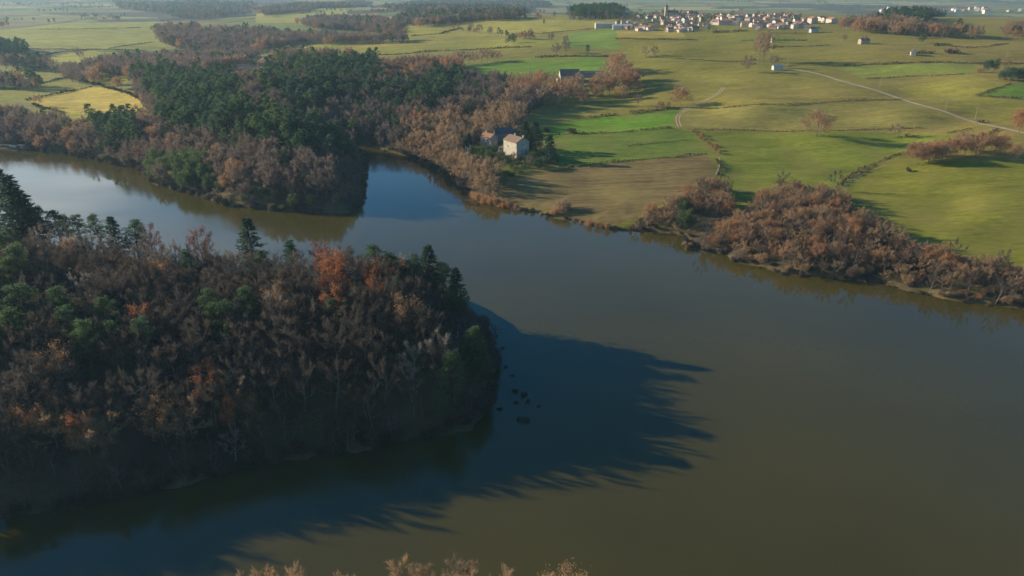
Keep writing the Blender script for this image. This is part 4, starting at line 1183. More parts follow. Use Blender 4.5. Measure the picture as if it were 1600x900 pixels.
for (a, b), p in zip(rocks_s, ground([(r[0], r[1] - 1.5) for r in rocks_s])):
    put_tree('shrub', BUSH_SCR if rng.random() < 0.6 else BUSH_TAN, p, float(rng.uniform(0.4, 0.7)), label='low dark scrub on the stony shore under the ploughed field', group='scrub on the stony shore', cat='shrub')

# ------------------------------------------------------------------ the rest of the woods, too many to count: one object of each kind
def first_of(kind, meshes):
    names = {m_.name for m_ in meshes}
    out, seen = [], set()
    for o in COL.objects:
        if o.type == 'MESH' and o.parent is None and o.data.name in names and o.data.name not in seen:
            seen.add(o.data.name); out.append(o)
    return out


# a few single far trees first, whose shapes the woods repeat
FARP = {'bare': BARE_MID, 'tan': TAN_MID, 'russet': RUS_MID, 'pine': PINE_MID}
FAR_SINGLE = [('grey_tree', BARE_MID, [(640, 122), (610, 118), (470, 86), (486, 87), (330, 98), (520, 170)], 'grey bare tree at the margin of the back wood', 'grey trees at the margin of the back wood'),
              ('pine_tree', PINE_MID, [(596, 118), (585, 152), (606, 160), (402, 140)], 'dark pine at the margin of the back wood', 'pines at the margin of the back wood')]
for kind, protos, px_, lab, grp in FAR_SINGLE:
    for k, p in enumerate(ground(px_)):
        put_tree(kind, [protos[k % len(protos)]], p, 1.05, label=lab, group=grp)


def stuff_wood(name, protos, data, label, seed):
    P = np.concatenate([d[0] for d in data]); S = np.concatenate([d[1] for d in data])
    r = np.random.default_rng(seed)
    n = len(P)
    me = bpy.data.meshes.new(name)
    me.vertices.add(n)
    me.vertices.foreach_set('co', P.astype(np.float32).ravel())
    for nm, ty, val in (('sc', 'FLOAT', S), ('rz', 'FLOAT', r.uniform(0, 6.283, n)), ('pick', 'INT', r.integers(0, len(protos), n))):
        a = me.attributes.new(nm, ty, 'POINT')
        a.data.foreach_set('value', val.astype(np.float32 if ty == 'FLOAT' else np.int32))
    me.update()
    o = link(name, me)
    g = bpy.data.node_groups.new(name, 'GeometryNodeTree')
    g.interface.new_socket('Geometry', in_out='INPUT', socket_type='NodeSocketGeometry')
    g.interface.new_socket('Geometry', in_out='OUTPUT', socket_type='NodeSocketGeometry')
    gi = g.nodes.new('NodeGroupInput'); go = g.nodes.new('NodeGroupOutput')
    iop = g.nodes.new('GeometryNodeInstanceOnPoints'); iop.inputs['Pick Instance'].default_value = True
    g2i = g.nodes.new('GeometryNodeGeometryToInstance')
    jn = g.nodes.new('GeometryNodeJoinGeometry')
    for p in protos:
        oi = g.nodes.new('GeometryNodeObjectInfo'); oi.transform_space = 'ORIGINAL'
        oi.inputs['Object'].default_value = p; oi.inputs['As Instance'].default_value = True
        g.links.new(oi.outputs['Geometry'], jn.inputs[0])
    g.links.new(gi.outputs[0], iop.inputs['Points']); g.links.new(jn.outputs[0], iop.inputs['Instance'])
    def attr(nm, ty):
        a = g.nodes.new('GeometryNodeInputNamedAttribute'); a.data_type = ty; a.inputs['Name'].default_value = nm
        return a.outputs['Attribute']
    cx = g.nodes.new('ShaderNodeCombineXYZ'); g.links.new(attr('rz', 'FLOAT'), cx.inputs[2])
    g.links.new(cx.outputs[0], iop.inputs['Rotation'])
    g.links.new(attr('sc', 'FLOAT'), iop.inputs['Scale']); g.links.new(attr('pick', 'INT'), iop.inputs['Instance Index'])
    g.links.new(iop.outputs[0], go.inputs[0])
    md = o.modifiers.new('trees', 'NODES'); md.node_group = g
    tag(o, label, kind='stuff')
    print(name, n, len(protos))


stuff_wood('bare_wood', first_of('grey_tree', BARE_MID), STUFF['bare'], 'bare grey brown woodland filling the far banks and valleys', 1)
stuff_wood('pine_wood', first_of('pine_tree', PINE_MID), STUFF['pine'], 'dark green pine woodland on the far banks', 2)
stuff_wood('russet_wood', first_of('russet_tree', RUS_MID), STUFF['russet'], 'rusty brown oak woodland scattered through the far woods', 3)
stuff_wood('tan_wood', first_of('tan_tree', TAN_MID), STUFF['tan'], 'tan bare thicket woods around the fields', 4)
if 'bare_near' in STUFF:
    stuff_wood('bare_underwood', first_of('bare_tree', BARE_DMID), STUFF['bare_near'], 'bare grey underwood between the counted trees of the headland', 5)

# ------------------------------------------------------------------ shoreline scrub of the wooded banks
def shore_scrub(shore, step, key, smin, smax, seed, protos, name, label, cap):
    r = np.random.default_rng(seed)
    pts = unp_list(shore)
    out = []
    for (xa, ya), (xb, yb) in zip(pts[:-1], pts[1:]):
        L = math.hypot(xb - xa, yb - ya)
        for k in range(max(1, int(L / step))):
            t = (k + r.uniform(0, 1)) / max(1, int(L / step))
            out.append((xa + (xb - xa) * t + r.normal() * 0.8, ya + (yb - ya) * t + r.normal() * 0.8))
    P = np.array(out)
    Z, D = height(P[:, 0], P[:, 1])
    k = (D > -0.6) & (D < 4)
    P, Z = P[k], np.maximum(Z[k], -0.1)
    for (x, y), z in list(zip(P, Z))[:cap]:
        put_tree(name, protos, (x, y, z), float(r.uniform(smin, smax)), label=label, group=key, cat='shrub')


shore_scrub(SHORE_A[2:19], 1.7, 'bankside bushes of the near headland', 0.5, 1.0, 11, BUSH_BANK + BUSH_DRK[:1], 'bank_bush', 'dark bush overhanging the water along the near headland', 150)
shore_scrub(SHORE_A[2:19], 2.2, 'low grey trees leaning over the headland shore', 0.32, 0.5, 12, BARE, 'leaning_tree', 'small bare tree leaning over the water of the near headland', 110)
shore_scrub(SHORE_M[2:26], 2.4, 'waterside bushes of the wooded peninsula', 0.6, 1.2, 13, BUSH_SCR + BUSH_BANK[:2] + BUSH_GRN[:1], 'peninsula_bush', 'low bush along the waterline of the wooded peninsula', 280)
shore_scrub(SHORE_M[28:35], 2.2, 'bushes along the farmhouse bank', 0.5, 1.1, 14, BUSH_SCR + BUSH_BANK, 'inlet_bush', 'low bush on the waterline below the stone farmhouse', 120)
shore_scrub(SHORE_M[45:66], 1.6, 'waterline bushes of the russet thicket', 0.2, 0.55, 15, BUSH_BANK + BUSH_SCR + BUSH_TAN[:1], 'thicket_bush', 'tan bush on the waterline of the russet thicket', 150)


# ------------------------------------------------------------------ hedges and ditches: loose growth along a line, its shadow put into the dark twig colour
def hedge(name, line, label, h=1.1, wdt=1.6, mat='scrub', dens=1.0, seed=0, cat='hedge', gaps=0.15):
    r = np.random.default_rng(500 + seed)
    g = ground(line)
    V = []
    P, D, Ls, Ws = [], [], [], []
    for a, b in zip(g[:-1], g[1:]):
        L = math.hypot(b[0] - a[0], b[1] - a[1])
        n = int(min(900, L * 7 * dens))
        t = r.uniform(0, 1, n)
        x = a[0] + (b[0] - a[0]) * t; y = a[1] + (b[1] - a[1]) * t
        k = vnoise(x / 9, y / 9, seed) > (-0.5 + gaps)
        x, y = x[k], y[k]
        x = x + r.normal(size=len(x)) * wdt * 0.35 + 1.4 * vnoise(x / 22, y / 22, 3); y = y + r.normal(size=len(y)) * wdt * 0.35 + 1.4 * vnoise(x / 22, y / 22, 4)
        hh = h * (0.8 + 0.9 * vnoise(x / 14, y / 14, 6) + 0.5 * vnoise(x / 3, y / 3, 9)).clip(0.25, 1.6)
        z = np.maximum(height(x, y)[0], 0) - 0.05 + hh * r.uniform(0, 0.6, len(x))
        P.append(np.stack([x, y, z], 1)); D.append(r.normal(size=(len(x), 3)) * 0.7 + np.array([0, 0, 0.6]))
        Ls.append(hh * r.uniform(0.4, 0.8, len(x)) + 0.1); Ws.append(np.full(len(x), 0.34) * max(h, 0.7))
    v, f = blades(np.concatenate(P), np.concatenate(D), np.concatenate(Ls), np.concatenate(Ws), r, tri=False)
    o = link(name, mesh_from(name, [(v, f, M[mat])]))
    tag(o, label, cat)


HEDGES = [
    ([(842, 212), (857, 212), (960, 207), (1052, 200)], 'dark hedge along the lower side of the brightest green field', 1.3, 'scrub'),
    ([(870, 263), (940, 256), (1000, 250), (1060, 245), (1106, 240)], 'straight dark hedge between the ploughed field and the green field', 1.2, 'scrub'),
    ([(980, 229), (1020, 224), (1075, 219)], 'short dark hedge line inside the green field', 0.9, 'scrub'),
    ([(1062, 167), (1150, 167), (1220, 164), (1290, 160), (1410, 156)], 'long thin hedge from the track bend to the dirt road', 1.1, 'scrub'),
    ([(1076, 203), (1130, 203), (1200, 205), (1280, 205), (1390, 201), (1445, 200)], 'long hedge above the green meadow with the round oak', 1.0, 'scrub'),
    ([(1300, 104), (1360, 101), (1437, 98), (1510, 99), (1600, 100)], 'long dark hedge leading to the evergreen roadside clump', 1.5, 'scrub'),
    ([(1350, 123.5), (1420, 120), (1515, 116)], 'thin hedge in front of the evergreen roadside clump', 1.0, 'scrub'),
    ([(837, 90), (900, 88.5), (960, 89)], 'dark hedge above the upper bright green field', 1.8, 'scrub'),
    ([(1010, 90), (1075, 93), (1130, 96.5), (1165, 97)], 'thin hedge from the twin trees across mid field', 1.2, 'scrub'),
    ([(962, 61), (1020, 62), (1090, 63)], 'dark hedge under the tan field below the village', 1.6, 'scrub'),
    ([(1200, 75), (1250, 73), (1297, 71)], 'dark hedge behind the tall poplar pair', 1.6, 'scrub'),
    ([(1160, 64), (1200, 63), (1262, 63.5)], 'dark hedge under the green strip near the village', 1.5, 'scrub'),
    ([(1306, 293), (1320, 283), (1340, 270), (1356, 260), (1366, 256)], 'dark brushy stream line winding up from the thicket', 1.3, 'scrub'),
    ([(1370, 254), (1386, 247), (1402, 242), (1420, 239)], 'upper brushy stretch of the stream line near the shelter belt', 1.2, 'scrub'),
    ([(919, 184), (945, 181), (965, 180)], 'dark bramble strip above the brightest green field', 1.6, 'scrub'),
    ([(985, 178), (1005, 175), (1030, 172), (1062, 169)], 'bramble bank leading up to the track bend', 1.8, 'scrub'),
    ([(520, 90.5), (600, 86), (700, 79), (760, 77), (830, 74)], 'long hedge climbing across the far olive field', 1.8, 'scrub'),
    ([(640, 57), (690, 53), (720, 44)], 'hedge turning up the far slope', 1.8, 'scrub'),
    ([(800, 54), (850, 52), (930, 45)], 'faint hedge on the far pale field', 1.3, 'scrub'),
    ([(40, 157.5), (90, 147), (142, 136)], 'dark hedge on the upper edge of the yellow triangle field', 1.6, 'scrub'),
    ([(160, 136), (200, 146), (240, 163)], 'dark hedge down the wooded side of the yellow triangle field', 1.8, 'scrub'),
    ([(62, 131), (82, 127), (100, 122), (126, 125), (160, 134)], 'hedge between the two yellow fields', 1.8, 'scrub'),
    ([(52, 163), (62, 168), (80, 171), (100, 176)], 'hedge round the lower corner of the yellow triangle field', 1.6, 'scrub'),
    ([(0, 76), (60, 77), (140, 77.5), (230, 80)], 'thin hedge under the large pale field', 1.6, 'scrub'),
    ([(60, 46), (120, 46), (220, 43)], 'dark thin hedge across the large pale field', 1.4, 'scrub'),
    ([(168, 76), (200, 71), (240, 66)], 'short hedge climbing the large pale field', 1.3, 'scrub'),
    ([(250, 33), (290, 29), (340, 27), (400, 25)], 'hedge on the crest behind the pale field', 1.8, 'scrub'),
    ([(30, 90), (60, 88), (90, 82), (140, 78)], 'hedge around the pale yellow strip', 1.6, 'scrub'),
    ([(1420, 85), (1438, 83), (1460, 84)], 'dark bramble heap in the upper tan field', 2.4, 'scrub'),
    ([(1476, 84), (1488, 82), (1500, 85)], 'second dark bramble heap in the upper tan field', 2.6, 'scrub'),
    ([(1462, 72), (1475, 70.5), (1486, 72.5)], 'dark bramble mound behind the upper tan field', 2.2, 'scrub'),
    ([(1486, 73), (1510, 75), (1540, 74), (1575, 68)], 'thin hedge running from the bramble mound', 1.2, 'scrub'),
    ([(1115, 52), (1125, 50), (1140, 50.5)], 'dark hedge clump below the village edge', 2.2, 'scrub'),
    ([(1144, 50), (1155, 49), (1170, 49)], 'second dark hedge clump below the village edge', 2.0, 'scrub'),
    ([(1216, 106), (1240, 102), (1270, 98), (1300, 97)], 'faint hedge crossing behind the dirt road end', 0.9, 'scrub'),
    ([(1212, 92), (1240, 94), (1290, 94)], 'faint dark furrow hedge behind the road end', 0.8, 'scrub'),
    ([(1190, 53), (1230, 52), (1300, 51)], 'pale boundary hedge in front of the village', 1.0, 'scrub'),
    ([(1528, 193), (1536, 191), (1544, 192)], 'brush heap on the verge of the dirt road', 1.6, 'scrub'),
    ([(1540, 212), (1552, 207), (1560, 202)], 'dark ditch growth joining the dirt road', 1.3, 'scrub'),
    ([(1400, 214), (1418, 213), (1432, 215)], 'dark bramble bank under the small meadow tree', 1.6, 'scrub'),
    ([(1476, 208), (1500, 205), (1520, 200)], 'thin hedge below the tan road field', 0.9, 'scrub'),
    ([(1525, 150), (1560, 138), (1580, 131)], 'hedge above the small green field at the frame edge', 1.2, 'scrub'),
    ([(1525, 150.5), (1560, 152), (1600, 154)], 'hedge below the small green field at the frame edge', 1.0, 'scrub'),
    ([(1122, 250), (1126, 262), (1120, 274)], 'low hedge at the end of the ploughed field', 1.3, 'scrub'),
]
for k, (line, lab, hh, mt) in enumerate(HEDGES):
    hedge('hedge', line, lab, gaps=-0.05, h=hh * 1.2, mat=mt, seed=k, wdt=1.5 if hh < 1.6 else 2.4)


# ------------------------------------------------------------------ farm tracks laid over the ground
def ribbon(name, line, width, label, offset=0.0, lift=0.10):
    g = ground(line)[:, :2]
    pts = [g[0]]
    for a, b in zip(g[:-1], g[1:]):
        n = max(1, int(np.hypot(*(b - a)) / 4))
        for k in range(1, n + 1):
            pts.append(a + (b - a) * k / n)
    P = np.array(pts)
    for _ in range(12):
        P[1:-1] = (P[:-2] + 2 * P[1:-1] + P[2:]) / 4
    T = np.gradient(P, axis=0); T /= np.linalg.norm(T, axis=1, keepdims=True) + 1e-9
    N = np.stack([-T[:, 1], T[:, 0]], 1)
    rows = []
    for o in (-0.5, -0.17, 0.17, 0.5):
        wob = width * (1 + 0.35 * vnoise(P[:, 0] / 6, P[:, 1] / 6, int(abs(o) * 10)))
        q = P + N * (offset + o * wob[:, None])
        rows.append(np.stack([q[:, 0], q[:, 1], np.maximum(height(q[:, 0], q[:, 1])[0], 0) + lift], 1))
    V = np.stack(rows, 1)
    n = len(P)
    idx = np.arange(n * 4).reshape(n, 4)
    f = np.stack([idx[:-1, :-1], idx[:-1, 1:], idx[1:, 1:], idx[1:, :-1]], -1).reshape(-1, 4)
    tag(link(name, mesh_from(name, [(V.reshape(-1, 3), f, M['track'])])), label, kind='structure')


ribbon('dirt_road', [(1212, 107), (1235, 109), (1262, 111), (1290, 118), (1330, 131), (1365, 141), (1400, 151), (1450, 168), (1500, 183), (1550, 197), (1600, 208), (1700, 236)], 3.4, 'pale dirt road crossing the fields')
for o in (-1.0, 1.0):
    ribbon('farm_track', [(1130, 137), (1124, 147), (1110, 154), (1092, 162), (1070, 171), (1059, 180), (1057, 188), (1062, 198)], 0.85, 'wheel rut of the curving farm track', offset=o)
ribbon('field_path', [(1124, 246), (1127, 256), (1124, 268), (1118, 274)], 0.9, 'worn path at the meadow edge')
ribbon('field_path', [(1322, 289), (1345, 272), (1366, 262), (1384, 258)], 0.4, 'faint worn path in the meadow')


# ------------------------------------------------------------------ buildings
def box(x0, x1, y0, y1, z0, z1):
    v = np.array([[x0, y0, z0], [x1, y0, z0], [x1, y1, z0], [x0, y1, z0], [x0, y0, z1], [x1, y0, z1], [x1, y1, z1], [x0, y1, z1]], float)
    return v, np.array([[0, 3, 2, 1], [4, 5, 6, 7], [0, 1, 5, 4], [1, 2, 6, 5], [2, 3, 7, 6], [3, 0, 4, 7]])


def cat_parts(parts, m_):
    return [(v, f, m_) for v, f in parts]


def wall_mesh(L, W, He, Hr, m_, name='wall'):
    x, y = L / 2, W / 2
    v = np.array([[-x, -y, -1.5], [x, -y, -1.5], [x, y, -1.5], [-x, y, -1.5], [-x, -y, He], [x, -y, He], [x, y, He], [-x, y, He], [-x, 0, He + Hr], [x, 0, He + Hr]], float)
    q = np.array([[0, 1, 5, 4], [2, 3, 7, 6], [1, 2, 6, 5], [3, 0, 4, 7]])
    t = np.array([[5, 6, 9], [7, 4, 8]])
    return mesh_from(name, [(v, q, m_), (v, t, m_)])


def roof_mesh(L, W, He, Hr, m_, ov=0.4, th=0.22, name='roof'):
    x, y = L / 2 + ov * 0.6, W / 2 + ov
    sl = Hr / (W / 2)
    ze = He - ov * sl + 0.03
    zr = He + Hr + 0.03
    parts = []
    for s in (-1, 1):
        v = np.array([[-x, s * y, ze], [x, s * y, ze], [x, 0, zr], [-x, 0, zr], [-x, s * y, ze + th], [x, s * y, ze + th], [x, 0, zr + th], [-x, 0, zr + th]], float)
        f = np.array([[0, 3, 2, 1], [4, 5, 6, 7], [0, 1, 5, 4], [1, 2, 6, 5], [2, 3, 7, 6], [3, 0, 4, 7]])
        parts.append((v, f, m_))
    return mesh_from(name, parts)


def pane(parent, x, y, z, w_, h_, face, name='window', mat='glass_dark', frame=True):
    """window on a wall: face 'x+','x-','y+','y-'"""
    d = 0.06
    if face[0] == 'x':
        s = 1 if face[1] == '+' else -1
        b = box(x, x + s * d, y - w_ / 2, y + w_ / 2, z, z + h_) if s > 0 else box(x - d, x, y - w_ / 2, y + w_ / 2, z, z + h_)
        fr = [box(*(sorted((x, x + s * 0.1))), y - w_ / 2 - 0.14, y - w_ / 2, z, z + h_), box(*(sorted((x, x + s * 0.1))), y + w_ / 2, y + w_ / 2 + 0.14, z, z + h_), box(*(sorted((x, x + s * 0.12))), y - w_ / 2 - 0.2, y + w_ / 2 + 0.2, z - 0.16, z)]
    else:
        s = 1 if face[1] == '+' else -1
        b = box(x - w_ / 2, x + w_ / 2, *(sorted((y, y + s * d))), z, z + h_)
        fr = [box(x - w_ / 2 - 0.14, x - w_ / 2, *(sorted((y, y + s * 0.1))), z, z + h_), box(x + w_ / 2, x + w_ / 2 + 0.14, *(sorted((y, y + s * 0.1))), z, z + h_), box(x - w_ / 2 - 0.2, x + w_ / 2 + 0.2, *(sorted((y, y + s * 0.12))), z - 0.16, z)]
    o = link(name, mesh_from(name, [(*b, M[mat])]), parent)
    if frame:
        link('frame', mesh_from('frame', cat_parts(fr, M['shutter'])), o)
    return o


def house(name, loc, rz, L, W, He, Hr, wall, roof, label, cat='house', group=None, ov=0.4, chim=()):
    o = link(name, None); o.empty_display_size = 1
    o.location = tuple(float(c) for c in loc); o.rotation_euler = (0, 0, rz)
    link('wall', wall_mesh(L, W, He, Hr, M[wall]), o)
    rf = link('roof', roof_mesh(L, W, He, Hr, M[roof], ov), o)
    for (cx, cyy) in chim:
        zt = He + Hr * (1 - abs(cyy) / (W / 2))
        link('chimney', mesh_from('chimney', cat_parts([box(cx - 0.35, cx + 0.35, cyy - 0.35, cyy + 0.35, zt - 0.4, zt + 1.4), box(cx - 0.45, cx + 0.45, cyy - 0.45, cyy + 0.45, zt + 1.4, zt + 1.55)], M['plaster'])), rf)
    tag(o, label, cat, group)
    return o


# the stone farmhouse above the inlet
FG = ground([(807, 248), (766, 232), (783, 224), (793, 243), (731, 241), (757, 226)])
RZ = math.radians(-53)
ex = np.array([math.cos(RZ), math.sin(RZ)]); ey = np.array([-math.sin(RZ), math.cos(RZ)])
L_, W_ = 12.5, 9.0
c0 = FG[0][:2] - ex * L_ / 2 + ey * W_ / 2
zf = FG[0][2]
hs = house('stone_farmhouse', (c0[0], c0[1], zf), RZ, L_, W_, 9.0, 2.4, 'plaster', 'roof_brown', 'tall pale farmhouse with sunlit blank wall and brown gabled roof above the inlet', chim=((-2.6, 1.2), (L_ / 2 - 0.6, 0.8)))
for (yy, zz) in ((1.2, 5.2), (1.2, 2.0), (-1.8, 2.2)):
    pane(hs, L_ / 2, yy, zz, 0.9, 1.4, 'x+', mat='shutter')
pane(hs, -2.0, -W_ / 2, 5.6, 0.7, 0.9, 'y-')
pane(hs, 2.5, -W_ / 2, 0.0, 1.0, 2.1, 'y-', name='door', mat='wood')
# its porch and lean-to
c1 = c0 - ex * (L_ / 2 + 3.2) - ey * 0.6
po = link('porch_annex', None); po.location = (c1[0], c1[1], zf); po.rotation_euler = (0, 0, RZ)
link('wall', mesh_from('wall', cat_parts([box(-3.1, 3.1, 0.4, 3.0, -1.5, 3.6), box(-3.1, -2.5, -3.0, -2.4, -1.5, 3.0), box(2.4, 3.0, -3.0, -2.4, -1.5, 3.0), box(-0.3, 0.3, -3.0, -2.4, -1.5, 3.0)], M['plaster'])), po)
v = np.array([[-3.4, -3.3, 3.05], [3.1, -3.3, 3.05], [3.1, 3.3, 4.5], [-3.4, 3.3, 4.5], [-3.4, -3.3, 3.3], [3.1, -3.3, 3.3], [3.1, 3.3, 4.75], [-3.4, 3.3, 4.75]])
link('roof', mesh_from('roof', [(v, np.array([[0, 3, 2, 1], [4, 5, 6, 7], [0, 1, 5, 4], [1, 2, 6, 5], [2, 3, 7, 6], [3, 0, 4, 7]]), M['roof_brown'])]), po)
tag(po, 'low annex with open porch posts and brown roof against the stone farmhouse', 'annex')
c2 = FG[2][:2] + np.array([2.0, 10.0])
z2 = float(height(c2[0], c2[1])[0])
hb = house('slate_barn', (c2[0], c2[1], z2), math.radians(8), 13, 7.5, 4.4, 2.6, 'stone', 'roof_slate', 'long dark roofed barn between the farmhouse and the red roofed cottage', cat='barn')
pane(hb, -2, -3.75, 0, 2.2, 2.6, 'y-', name='door', mat='wood', frame=False)
pane(hb, 3, -3.75, 1.6, 0.9, 1.1, 'y-')
c3 = FG[1]
hc = house('red_roof_cottage', (c3[0] - 1, c3[1] + 9, float(height(c3[0] - 1, c3[1] + 9)[0])), math.radians(-40), 8.5, 6.5, 5.2, 1.9, 'plaster', 'roof_red', 'pale cottage with bright red tiled roof behind the farmhouse yard', chim=((-2.6, 0.5),))
pane(hc, -1.5, -3.25, 3.2, 0.8, 1.1, 'y-'); pane(hc, 1.8, -3.25, 3.2, 0.8, 1.1, 'y-'); pane(hc, 0.3, -3.25, 0, 1.0, 2.1, 'y-', name='door', mat='wood')
pane(hc, 4.25, 0, 2.8, 0.8, 1.2, 'x+')
rw_ = link('ruined_wall', None); rw_.location = tuple(FG[4]); rw_.rotation_euler = (0, 0, math.radians(-40))
link('masonry', mesh_from('masonry', cat_parts([box(-2.4, -1.5, 0, 0.5, -1, 4.6), box(-1.5, -0.5, 0.02, 0.48, -1, 1.2), box(-0.5, 0.4, 0, 0.5, -1, 4.0), box(0.4, 1.3, 0.02, 0.48, -1, 1.6), box(1.3, 2.3, 0, 0.5, -1, 5.8), box(-1.5, -0.5, 0.02, 0.48, 2.8, 3.9), box(0.4, 1.3, 0.02, 0.48, 3.0, 3.8)], M['plaster'])), rw_)
link('side_wall', mesh_from('side_wall', cat_parts([box(2.31, 2.7, 0.1, 4.0, -1, 4.2)], M['stone'])), rw_)
tag(rw_, 'ruined white walled building with gaping openings on the bank below the cottage', 'ruin')
gw = ground([(788, 262), (806, 266), (826, 268), (846, 262)])

# the middle farm among brown trees
MG = ground([(889, 127), (906, 127), (918, 122), (874, 128), (858, 125)])
h1 = house('barn_house', MG[0], math.radians(4), 17, 11, 5.6, 4.6, 'plaster', 'roof_brown', 'big hip of a farm building with purple tiled roof beside the brown grove', cat='farmhouse')
pane(h1, -8.5, 0, 3.5, 1.1, 1.6, 'x-'); pane(h1, 3, -5.5, 2.4, 1.2, 1.6, 'y-'); pane(h1, -3, -5.5, 2.4, 1.2, 1.6, 'y-')
h2 = house('farm_cottage', MG[1], math.radians(80), 9, 8, 5.8, 2.4, 'plaster', 'roof_red', 'small farm cottage with orange gable joined to the big farm building')
pane(h2, -4.5, 0, 2.4, 1.0, 1.5, 'x-')
h3 = house('farm_shed', (MG[2][0] + 6, MG[2][1] + 8, MG[2][2]), math.radians(2), 24, 8, 3.6, 1.6, 'stone', 'roof_slate', 'long low dark roofed shed behind the brown grove', cat='shed')
h4 = house('tool_hut', MG[3], math.radians(20), 5, 4, 2.6, 1.4, 'plaster', 'roof_tile', 'tiny sunlit hut in front of the big farm building', cat='hut')
h5 = house('garden_hut', MG[4], math.radians(0), 5, 3.5, 2.2, 0.9, 'white_wall', 'metal_roof', 'small pale garden hut at the edge of the bright field', cat='hut')
# huts in the fields
for (a, b), L1, W1, H1, wl, rf, lab, nm, rz in [
        ((1214, 109), 8, 4.5, 2.4, 'white_wall', 'metal_roof', 'pale low hut where the dirt road ends', 'road_hut', 5), ((1207, 66.5), 3, 3, 3.4, 'white_wall', 'roof_tile', 'tiny white hut in the field below the village', 'field_hut', 0),
        ((1349, 68.5), 9, 6, 3.6, 'stone', 'roof_slate', 'dark blue shed on its own in the upper field', 'lonely_shed', 5), ((1426, 86), 6, 4, 3.0, 'white_wall', 'roof_slate', 'small hut with a white gable among brambles', 'bramble_hut', 70),
        ((1271, 51), 9, 5, 2.8, 'white_wall', 'metal_roof', 'pale hut alone beyond the village edge', 'edge_hut', 10),
        ((794, 27.5), 26, 9, 3.5, 'white_wall', 'metal_roof', 'long white farm shed on the far field crest', 'crest_shed', 4), ((945, 43.2), 26, 10, 5, 'white_wall', 'metal_roof', 'long pale green walled barn before the village', 'village_barn', 2),
        ((972, 45.5), 24, 12, 4.5, 'white_wall', 'metal_roof', 'white roofed shed with dark front beside the village barn', 'village_shed', -5)]:
    p = ground([(a, b)])[0]
    house(nm, p, math.radians(rz), L1, W1, H1, 1.2 if L1 > 12 else 1.6, wl, rf, lab, cat='shed' if 'shed' in nm or 'barn' in nm else 'hut')

# the village on the plateau, its outliers and the hamlets
HP = []
for (L1, W1, He, Hr) in ((11, 8, 5.2, 1.9), (9, 8, 6.0, 1.8), (14, 9, 4.2, 2.0), (10, 9, 3.4, 1.7), (17, 9, 5.0, 2.0)):
    HP.append((wall_mesh(L1, W1, He, Hr, M['white_wall']), roof_mesh(L1, W1, He, Hr, M['roof_tile'])))


def put_house(p, rz, label, group, rng_, s=1.0):
    w_, r_ = HP[int(rng_.integers(0, len(HP)))]
    o = link('village_house', None); o.empty_display_size = 1
    link('wall', w_, o); link('roof', r_, o)
    o.location = tuple(float(c) for c in p); o.rotation_euler = (0, 0, rz); o.scale = (s, s, s)
    tag(o, label, 'house', group)


def village(poly, spacing, keep, seed, label, group, cap, s=1.0, trees=0.5):
    r = np.random.default_rng(seed)
    pts, a, b, D = scatter(poly, spacing, 4, 0.5, seed=seed, pad=10)
    if len(pts):     # keep only ground that the slope in front does not hide
        a0, b0 = project(pts[:, 0], pts[:, 1], pts[:, 2] + 3.0)
        hit = ground(np.stack([a0, b0], 1))
        pts = pts[hit[:, 1] > pts[:, 1] * 0.97]
    order = r.permutation(len(pts))
    ph = min(keep, cap / max(1, len(pts)) * 1.15); pt = min(0.6, ph * 1.5 * trees * 2)
    n = 0
    grp = {}
    for i in order:
        if r.random() < ph and n < cap:
            put_house(pts[i], float(r.choice([0, 1.57]) + r.normal() * 0.35), label, group, r, s * float(r.uniform(0.8, 1.15))); n += 1
        elif r.random() < pt:
            k = r.random()
            if k < 0.4:
                put_tree('village_evergreen', PINE_MID, pts[i], float(r.uniform(0.5, 0.85)), label='dark evergreen between ' + group, group='evergreens between ' + group)
            else:
                put_tree('village_tree', BARE_MID, pts[i], float(r.uniform(0.5, 0.85)), label='bare tree between ' + group, group='bare trees between ' + group)
    print(group, n, len(pts))


village([(948, 41), (975, 30), (1000, 24), (1050, 21), (1110, 22), (1114, 36), (1108, 48), (1060, 49), (985, 45)], 15, 0.5, 31, 'pale village house with tiled roof in the hilltop village behind the tan field', 'houses of the hilltop village', 118, s=0.74, trees=0.95)
village([(1110, 24), (1150, 22), (1240, 23), (1256, 30), (1262, 44), (1210, 46), (1180, 44), (1150, 38), (1114, 36)], 15, 0.62, 32, 'pale village house at the open end of the hilltop village', 'houses at the open end of the village', 100, trees=0.85, s=0.76)
village([(885, 26), (905, 20), (990, 22), (990, 26), (940, 27), (890, 30)], 16, 0.45, 33, 'pink roofed outlying house by the dark pine block', 'outlying houses by the pine block', 22)
village([(690, 22), (700, 16), (770, 14), (800, 22), (760, 25)], 22, 0.4, 34, 'white house half hidden in the far valley wood', 'houses in the far valley wood', 24, s=1.2)
village([(728, 9), (780, 6), (790, 12), (735, 13)], 30, 0.4, 35, 'tiny white house on the far hill shoulder', 'houses on the far hill shoulder', 16, s=1.4)
village([(345, 96), (372, 90), (400, 94), (440, 88), (452, 94), (420, 98), (392, 106), (350, 104)], 15, 0.5, 36, 'house of the shaded hamlet beside the pine wood', 'houses of the shaded hamlet', 22, trees=0.7)
village([(1262, 29), (1310, 30), (1312, 34), (1264, 36)], 20, 0.35, 37, 'scattered house past the end of the village', 'scattered houses past the village', 10)
village([(1330, 13), (1460, 12), (1600, 14), (1600, 22), (1450, 20), (1330, 18)], 60, 0.4, 38, 'white speck of a house in the hazy plain', 'houses in the hazy plain', 45, s=1.6, trees=0.2)
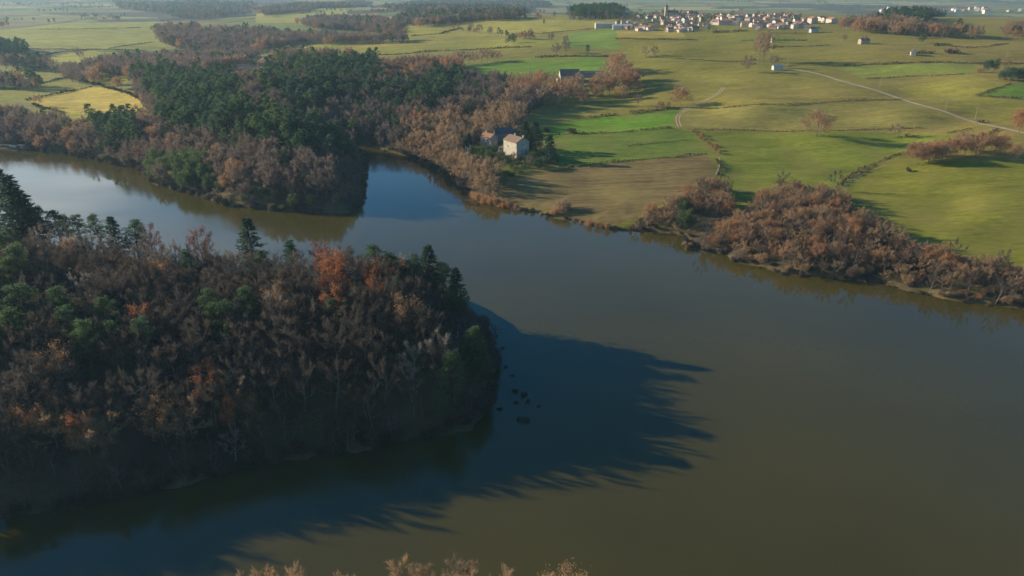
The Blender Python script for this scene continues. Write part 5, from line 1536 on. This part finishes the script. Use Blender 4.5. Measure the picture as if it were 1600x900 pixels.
# the church
CG = ground([(1049, 27)])[0]
hc2 = house('village_church', CG, math.radians(10), 18, 9, 7, 3, 'white_wall', 'roof_tile', 'village church with a square bell tower above the roofs', cat='church')
link('tower', mesh_from('tower', cat_parts([box(-11.4, -7.3, -2, 2, -1, 15)], M['stone'])), hc2)
link('spire', mesh_from('spire', [(np.array([[-11.6, -2.2, 15.01], [-7.1, -2.2, 15.01], [-7.1, 2.2, 15.01], [-11.6, 2.2, 15.01], [-9.35, 0, 19]], float), np.array([[0, 1, 4], [1, 2, 4], [2, 3, 4], [3, 0, 4]]), M['roof_slate'])]), hc2)

# poles
for (a, b, hm, lab) in [(1230, 104, 9, 'pale utility pole beyond the end of the dirt road'), (1477, 172, 8, 'thin utility pole beside the middle of the dirt road'), (1523, 187, 8, 'thin utility pole further down the dirt road'),
                        (1571, 97, 9, 'pale utility pole behind the evergreen roadside clump'), (971, 96, 9, 'utility pole behind the brown grove'), (1374, 138, 8, 'thin utility pole far up the dirt road')]:
    p = ground([(a, b)])[0]
    o = link('utility_pole', None); o.location = tuple(p)
    vt = tubes([np.zeros(3) - np.array([0, 0, 0.5])], [np.array([0, 0, hm])], [0.13], [0.09], n=8)
    link('post', mesh_from('post', [(*vt, M['wood'])]), o)
    link('crossarm', mesh_from('crossarm', cat_parts([box(-1.0, 1.0, 0.13, 0.25, hm - 0.9, hm - 0.72)], M['wood'])), o)
    for sx in (-0.85, 0.85):
        vi = tubes([np.array([sx, 0.19, hm - 0.72])], [np.array([sx, 0.19, hm - 0.42])], [0.06], [0.05], n=6)
        link('insulator', mesh_from('insulator', [(*vi, M['shutter'])]), o)
    tag(o, lab, 'pole')

# the old stone landing on the far shore
p = ground([(31, 230)])[0]
o = link('stone_landing', None); o.location = (p[0], p[1], 0.0); o.rotation_euler = (0, 0, math.radians(-12))
link('quay_wall', mesh_from('quay_wall', cat_parts([box(-7, -1.2, -1, 1.6, -1.5, 1.7), box(-1.19, 3.2, -1.4, 1.6, -1.5, 2.4), box(3.21, 8, -0.8, 1.4, -1.5, 1.2)], M['concrete'])), o)
link('coping', mesh_from('coping', cat_parts([box(-22, -7.1, 0.2, 1.2, 1.5, 1.9)], M['concrete'])), o)
for x_ in (-20, -15.5, -11):
    link('pier', mesh_from('pier', cat_parts([box(x_ - 0.4, x_ + 0.4, 0.3, 1.1, -1.5, 1.49)], M['concrete'])), o)
tag(o, 'low pale concrete landing with a footbridge on the far shore', 'landing')
